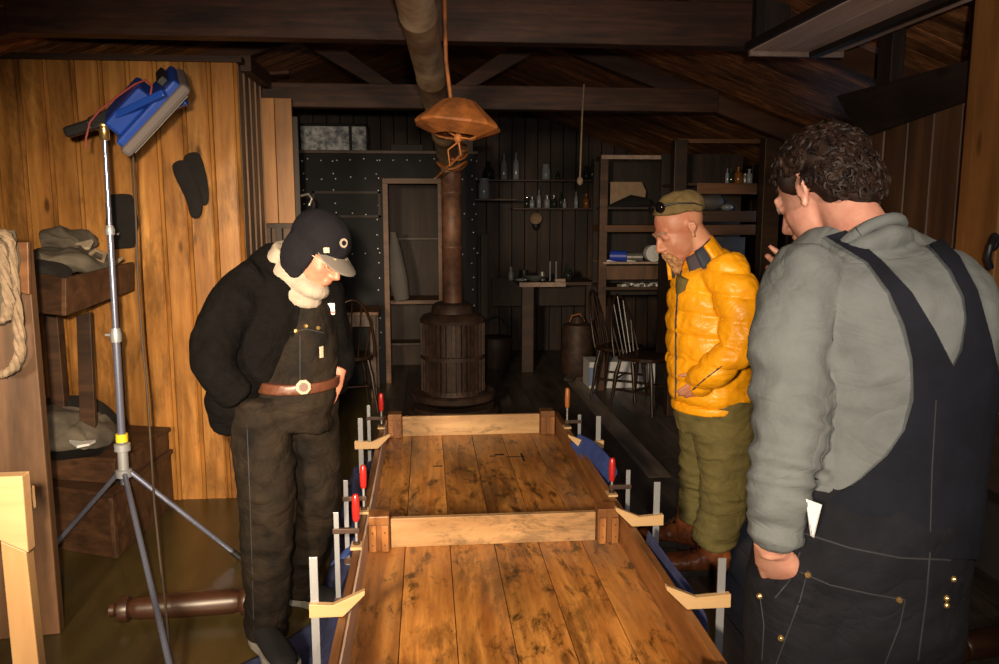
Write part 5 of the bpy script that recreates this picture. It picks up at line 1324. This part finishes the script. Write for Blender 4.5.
mb = MB().loft(S([(713, 399, 3.45, 42.5, .195), (713, 407, 3.45, 42, .193)]), 32); fuse('jacket_hem', [mb], .008, M['down'], p2, 3)
tr2, bvt2 = fuse('trousers', [L([(713, 392, 3.45, 37, .15), (713, 410, 3.45, 38, .16), (714, 425, 3.45, 36, .15)]), L(legN), L(legF)], .008, M['olive'], p2, 4,
      lambda p, n_: folds(.012, 9, (.7, .7, 1.5 + .8 * (p.z < .45)), 6)(p, n_))
# cap and sunglasses
mb = MB(); mb.ell((0, -.022, .066), (.086, .106, .072), nu=28, nv=16)
for v in mb.v: v.z = max(v.z, .066 + .34 * v.y)
mb.xf(M2 @ Matrix.Translation((0, 0, .0)) @ Matrix.Rotation(R(4), 4, 'X') @ Matrix.Scale(1.1, 4))
cp2, bvc2 = fuse('cap', [mb], .006, M['olive_cap'], p2, 2, folds(.009, 13, (1, 1, 1), 2))
Q2 = M2 @ Matrix.Translation((0, -.042, .108)) @ Matrix.Rotation(R(14), 4, 'X') @ Matrix.Scale(1.1, 4)
sg = MB()
for k in (-1, 1): sg.ell((k * .038, .086, -.004), (.032, .016, .024))
sg = sg.xf(Q2).build('sunglasses', plain('black lens', (.004, .004, .005), .08), p2, True)
mb = MB()
for k in (-1, 1): mb.tube([(k * .060, .078, .002), (k * .086, .03, -.004), (k * .089, -.03, -.020), (k * .085, -.055, -.035)], [.004, .003, .0028, .002], 8)
mb.tube([(-.01, .10, .004), (.01, .10, .004)], .003, 6)
mb.xf(Q2).build('temple', M['black'], sg, True)
# beard and cropped hair
mb = MB(); mb.ell((0, .074, -.098), (.036, .032, .034)); mb.ell((0, .092, -.062), (.030, .014, .014)); mb.ell((0, .085, -.125), (.024, .022, .024))
for k in (-1, 1): mb.tube([(k * .02, .10, -.055), (k * .030, .092, -.075), (k * .03, .08, -.10)], [.010, .011, .012], 10)
bd, _ = fuse('beard', [mb.xf(M2 @ Matrix.Scale(1.10, 4))], .005, M['beard'], p2, 2, lambda p, n_: n_ * .006 * noise.noise(p * 60))
# boots
bp = []
for hl, to, ank in ((G(727, 574), G(664, 571), (716, 548, 3.40)), (G(700, 550), G(655, 541), (694, 524, 3.64))):
    d = to - hl; to = hl + d.normalized() * .315
    u_, s__, Q = shoe_parts(hl, to, .056, .10, .028)
    a_ = U(ank[0], ank[1], ank[2])
    shaft = MB().tube([Vector((hl.x, hl.y, .06)) + d.normalized() * .07, Vector((hl.x, hl.y, .13)) + d.normalized() * .065, Vector((hl.x, hl.y, .20)) + d.normalized() * .06], [.056, .052, .056], 18)
    bo, bvbo = fuse('boot', [u_, shaft], .006, M['boot'], p2, 3, folds(.004, 22, (1, 1, 1), 4))
    s__.build('sole', M['sole'], bo, bevel=.004)
    lc = MB()
    for i in range(6):
        y = .075 + .022 * i; z = .175 - .016 * i
        for v in ((-1, 1), (1, -1)):
            lc.tube([(v[0] * .022, y, z - .010), (0, y + .010, z), (v[1] * .022, y + .02, z - .022)], .0035, 6)
    lc.tube([(0, .09, .165), (.035, .085, .17), (.04, .075, .14), (.01, .088, .16), (-.035, .085, .165), (-.042, .07, .13)], .0035, 6)
    lc.xf(Q).build('laces', M['leather'], bo, True)

# ------------------------------------------------------------------ man in overalls seen from behind
p3 = thing('person', 'person seen from behind in grey shirt and blue black overalls with curly dark hair', 'person', (.82, 1.62, 0))
Hc = U(821, 192, 1.76)
f3 = -RT * .44 + FW * .72 - UP * .50; M3 = frame(Hc, f3, UP + FW * .35 - RT * .2)
tor = [(848, 228, 1.74, 44, .07), (864, 243, 1.71, 64, .085), (874, 258, 1.68, 88, .11), (883, 286, 1.65, 104, .135), (886, 330, 1.64, 105, .15), (886, 370, 1.64, 101, .15), (882, 420, 1.64, 98, .14), (876, 470, 1.63, 98, .14), (870, 510, 1.62, 101, .145), (862, 560, 1.62, 104, .155), (856, 610, 1.62, 104, .155)]
legN = [(808, 580, 1.60, 60, .135), (802, 640, 1.60, 56, .12), (800, 720, 1.60, 50, .10), (800, 850, 1.60, 44, .09), (800, 1000, 1.62, 42, .085), (800, 1110, 1.63, 40, .085)]
legF = [(898, 580, 1.64, 60, .135), (898, 640, 1.66, 55, .12), (896, 720, 1.66, 50, .10), (894, 850, 1.66, 44, .09), (892, 1000, 1.68, 42, .085), (890, 1100, 1.70, 40, .085)]
armN = [(812, 268, 1.64, 34, .075), (798, 300, 1.60, 35, .078), (792, 350, 1.58, 36, .073), (791, 400, 1.56, 36, .068), (787, 440, 1.54, 33, .064), (780, 480, 1.52, 29, .058), (776, 520, 1.51, 25, .050), (774, 542, 1.51, 22, .045)]
armNh = armN + [(775, 556, 1.51, 22, .032)]
armF = [(938, 286, 1.72, 32, .08), (950, 325, 1.78, 32, .075), (950, 370, 1.86, 32, .07), (940, 385, 1.95, 28, .06), (890, 340, 2.02, 26, .05), (845, 305, 2.04, 22, .045), (818, 295, 2.03, 17, .038)]
hq = frame(U(770, 549, 1.515), U(790, 608, 1.60) - U(770, 549, 1.515), -FW - RT * .8)
hr = frame(U(812, 292, 2.02), U(764, 262, 1.98) - U(812, 292, 2.02), RT * .3 - UP * .4 - FW * .8)
body = [head_parts(M3, 1.0), L(tor, .80, .8, flat=True), L(legN, .75, .75), L(legF, .75, .75), L(armNh, .72, .72), L(armF, .7, .7), hand(hq, (8, 10, 12, 14), 14, 1.05, -1, 1, 18), hand(hr, (8, 40, 55, 60), 12, 1.0, 1)]
b3, bv3 = fuse('body', body, .0055, M['skin'], p3, 3)
eyes(M3, p3, 1.03)
elb_c = U(788, 400, 1.56)
def shirtf(p, n_):
    d = folds(.009, 7, (1.4, 1, .7), 4)(p, n_) + n_ * .003 * (1 - 2 * abs(noise.noise(p * 19)))
    pr = p - CAM; dd = pr.dot(FW); px = 499.5 + 800 * pr.dot(RT) / (dd * math.cos(PITCH) - pr.z * math.sin(PITCH))
    if px < 832 and p.z < 1.42:                        # bunched folds across the sleeve
        q = Vector((p.x * 5, p.y * 5, p.z * 26 + 5 * (p.x + p.y)))
        k = min(1, (1.42 - p.z) / .15)
        d = d + n_ * .010 * k * (1 - 2.2 * abs(noise.noise(q)))
    return d
sh3, bvs3 = fuse('shirt', [L([(860, 230, 1.71, 42, .085)] + tor[1:-2], n=28, flat=True), MB().ell(M3 @ Vector((0, -.053, -.170)), (.078, .078, .030), M3.to_3x3()), L(armN, 1.02, 1.02), L(armF)], .0075, M['grey_shirt'], p3, 4, shirtf)
# shirt neck band
na = (M3.to_3x3() @ Vector((0, -.025, -.14))).normalized(); nc = M3 @ Vector((0, -.052, -.150)); ne1 = na.orthogonal().normalized(); ne2 = na.cross(ne1)
MB().tube([nc + (ne1 * math.cos(a) + ne2 * math.sin(a)) * .070 for a in [2 * PI * i / 36 for i in range(37)]], .013, 10, caps=False).build('neck_band', M['grey_shirt'], p3, True)
# overall back: straps and wide yoke cut from the back
straps = [(826, 236), (846, 230), (862, 243), (884, 262), (912, 292), (935, 330), (954, 367), (963, 350), (967, 320), (965, 296), (952, 270), (930, 244), (942, 238), (960, 256), (978, 290), (992, 340), (1010, 420), (1010, 560), (740, 556), (740, 545), (752, 530), (800, 512), (830, 500), (862, 478), (888, 455), (905, 430), (914, 400), (913, 360), (905, 325), (890, 292), (868, 262)]
tb_, _ = fuse('tmpback', [L([(860, 230, 1.71, 42, .085)] + tor[1:-1], n=28, flat=True)], .0075, M['overall'], p3, 4)
ya, bvy = overlay('overall_yoke', tb_, straps, .019, M['overall'], p3, 1.1, 2.3)
md = tb_.data; bpy.data.objects.remove(tb_); bpy.data.meshes.remove(md)
lw, bvl = fuse('overalls', [L([(874, 478, 1.63, 92, .135), (870, 505, 1.62, 104, .158), (865, 530, 1.62, 109, .168), (859, 570, 1.62, 110, .166), (855, 610, 1.62, 109, .165), (853, 650, 1.62, 106, .15)], n=28), L(legN, 1.02, 1.02), L(legF, 1.02, 1.02)], .009, M['overall_low'], p3, 5, folds(.008, 6, (1, 1, 1.4), 9))
for px, py in ((808, 575), (899, 600), (781, 638), (953, 579), (946, 598), (946, 605), (760, 596)): stud(bvl, px, py, .0065, 'brass', 'brass_stud', p3, .006)
for pts in ([(800, 572), (830, 585), (870, 594), (905, 600)], [(808, 570), (800, 600), (785, 640), (776, 664)], [(905, 600), (900, 625), (885, 664)], [(760, 596), (764, 625), (762, 660)], [(775, 598), (790, 580), (800, 552)]):
    tube_on(bvl, pts, .0016, 0, 'pocket_seam', M['stitch'], p3)
tube_on(bvy, [(936, 400), (932, 470), (930, 540)], .0016, 0, 'back_seam', M['stitch'], p3)
tube_on(bvl, [(930, 552), (926, 600), (918, 660)], .002, 0, 'side_seam', M['stitch'], p3)
tube_on(bvl, [(800, 532), (850, 548), (900, 558), (950, 560)], .002, 0, 'waist_seam', M['stitch'], p3)
h, n_ = hit(bvs3, 812, 515, .02)
if h is not None:
    a, b_, c_ = U(806, 500, 1.46), U(822, 506, 1.46), U(813, 538, 1.47)
    D_ = min((q_[0] - CAM).dot(FW) for q_ in (hit(bv_, *xy) for bv_ in (bvs3, bvy, bvl) for xy in ((808, 500), (820, 505), (813, 536))) if q_[0] is not None) - .006
    a, b_, c_, d_ = U(806, 499, D_), U(822, 505, D_ - .01), U(814, 538, D_ - .01), U(811, 536, D_)
    MB().prism([a, b_, c_, d_], FW * .004).build('white_tag', M['white'], p3)
pk, _ = overlay('hip_pocket', lw, [(799, 550), (788, 574), (767, 600), (752, 606), (745, 664), (745, 700), (838, 700), (830, 600), (812, 560)], .030, M['overall_low'], p3, 1.1, 1.75)
# boots of the man at the right (below the frame)
for (cx_, D_) in ((795, 1.60), (888, 1.68)):
    a_ = U(cx_, 1000, D_); hl = Vector((a_.x, a_.y - .10, 0)); to = hl + Vector((-.10, .28, 0))
    u_, s__, Q = shoe_parts(hl, to, .055, .10, .028)
    sh = MB().tube([Vector((hl.x, hl.y + .08, .05)), Vector((hl.x, hl.y + .07, .16))], .055, 16)
    bo, _ = fuse('boot', [u_, sh], .008, M['boot'], p3, 2); s__.build('sole', M['sole'], bo, bevel=.004)
# curly hair
rng = random.Random(5)
mb = MB(); mb.ell((0, -.022, .046), (.084, .100, .082), nu=24, nv=16); mb.ell((0, -.070, -.020), (.070, .045, .072), nu=20, nv=12)
for s_ in (-1, 1): mb.ell((s_ * .058, -.055, .0), (.026, .03, .06)); mb.ell((s_ * .072, .012, .03), (.012, .03, .03))
base_h, bvh3 = fuse('tmph', [mb.xf(M3)], .008, M['hair_dark'], p3, 2, lambda p, n_: n_ * .012 * noise.noise(p * 28))
off = base_h.parent.location
hm = MB()
hm.v = [v.co + off for v in base_h.data.vertices]; hm.f = [tuple(p.vertices) for p in base_h.data.polygons]; hm.t = [1] * len(hm.f); hm.m = [0] * len(hm.f)
md = base_h.data; bpy.data.objects.remove(base_h); bpy.data.meshes.remove(md)
R3 = M3.to_3x3()
cnt = 0
while cnt < 900:
    th = rng.uniform(0, 2 * PI); z = rng.uniform(-.55, 1)
    d = Vector((math.cos(th) * math.sqrt(1 - z * z), math.sin(th) * math.sqrt(1 - z * z), z))
    if d.y > .45 and d.z < .35: continue
    if z < -.1 and d.y > -.15: continue
    c0 = Vector((d.x * .076, -.022 + d.y * .092, .044 + d.z * .075))
    if z < .05: c0 = Vector((d.x * .076, -.055 + d.y * .06, .01 + d.z * .115))
    n_ = d; t1 = n_.orthogonal().normalized(); t1 = Matrix.Rotation(rng.uniform(0, 2 * PI), 3, n_) @ t1; t2 = n_.cross(t1)
    rr = rng.uniform(.007, .013); ln = rng.uniform(.004, .026); turns = rng.uniform(.8, 1.5); dirx = (n_ * rng.uniform(.2, 1) + Vector((0, -.3, -.4)) * rng.random() + t1 * rng.uniform(-.6, .6)).normalized()
    pts = []
    for i in range(9):
        f = i / 8; a = f * turns * 2 * PI
        pts.append(c0 + dirx * ln * f + t1 * rr * (math.cos(a) - 1) * min(1, f * 3) + t2 * rr * math.sin(a) * min(1, f * 3))
    hm.tube([M3 @ p for p in pts], [.0050, .0056, .0058, .0056, .0052, .0048, .0042, .0032, .0014], 6)
    cnt += 1
hm.build('curly_hair', M['hair_dark'], p3, True, fix=False)
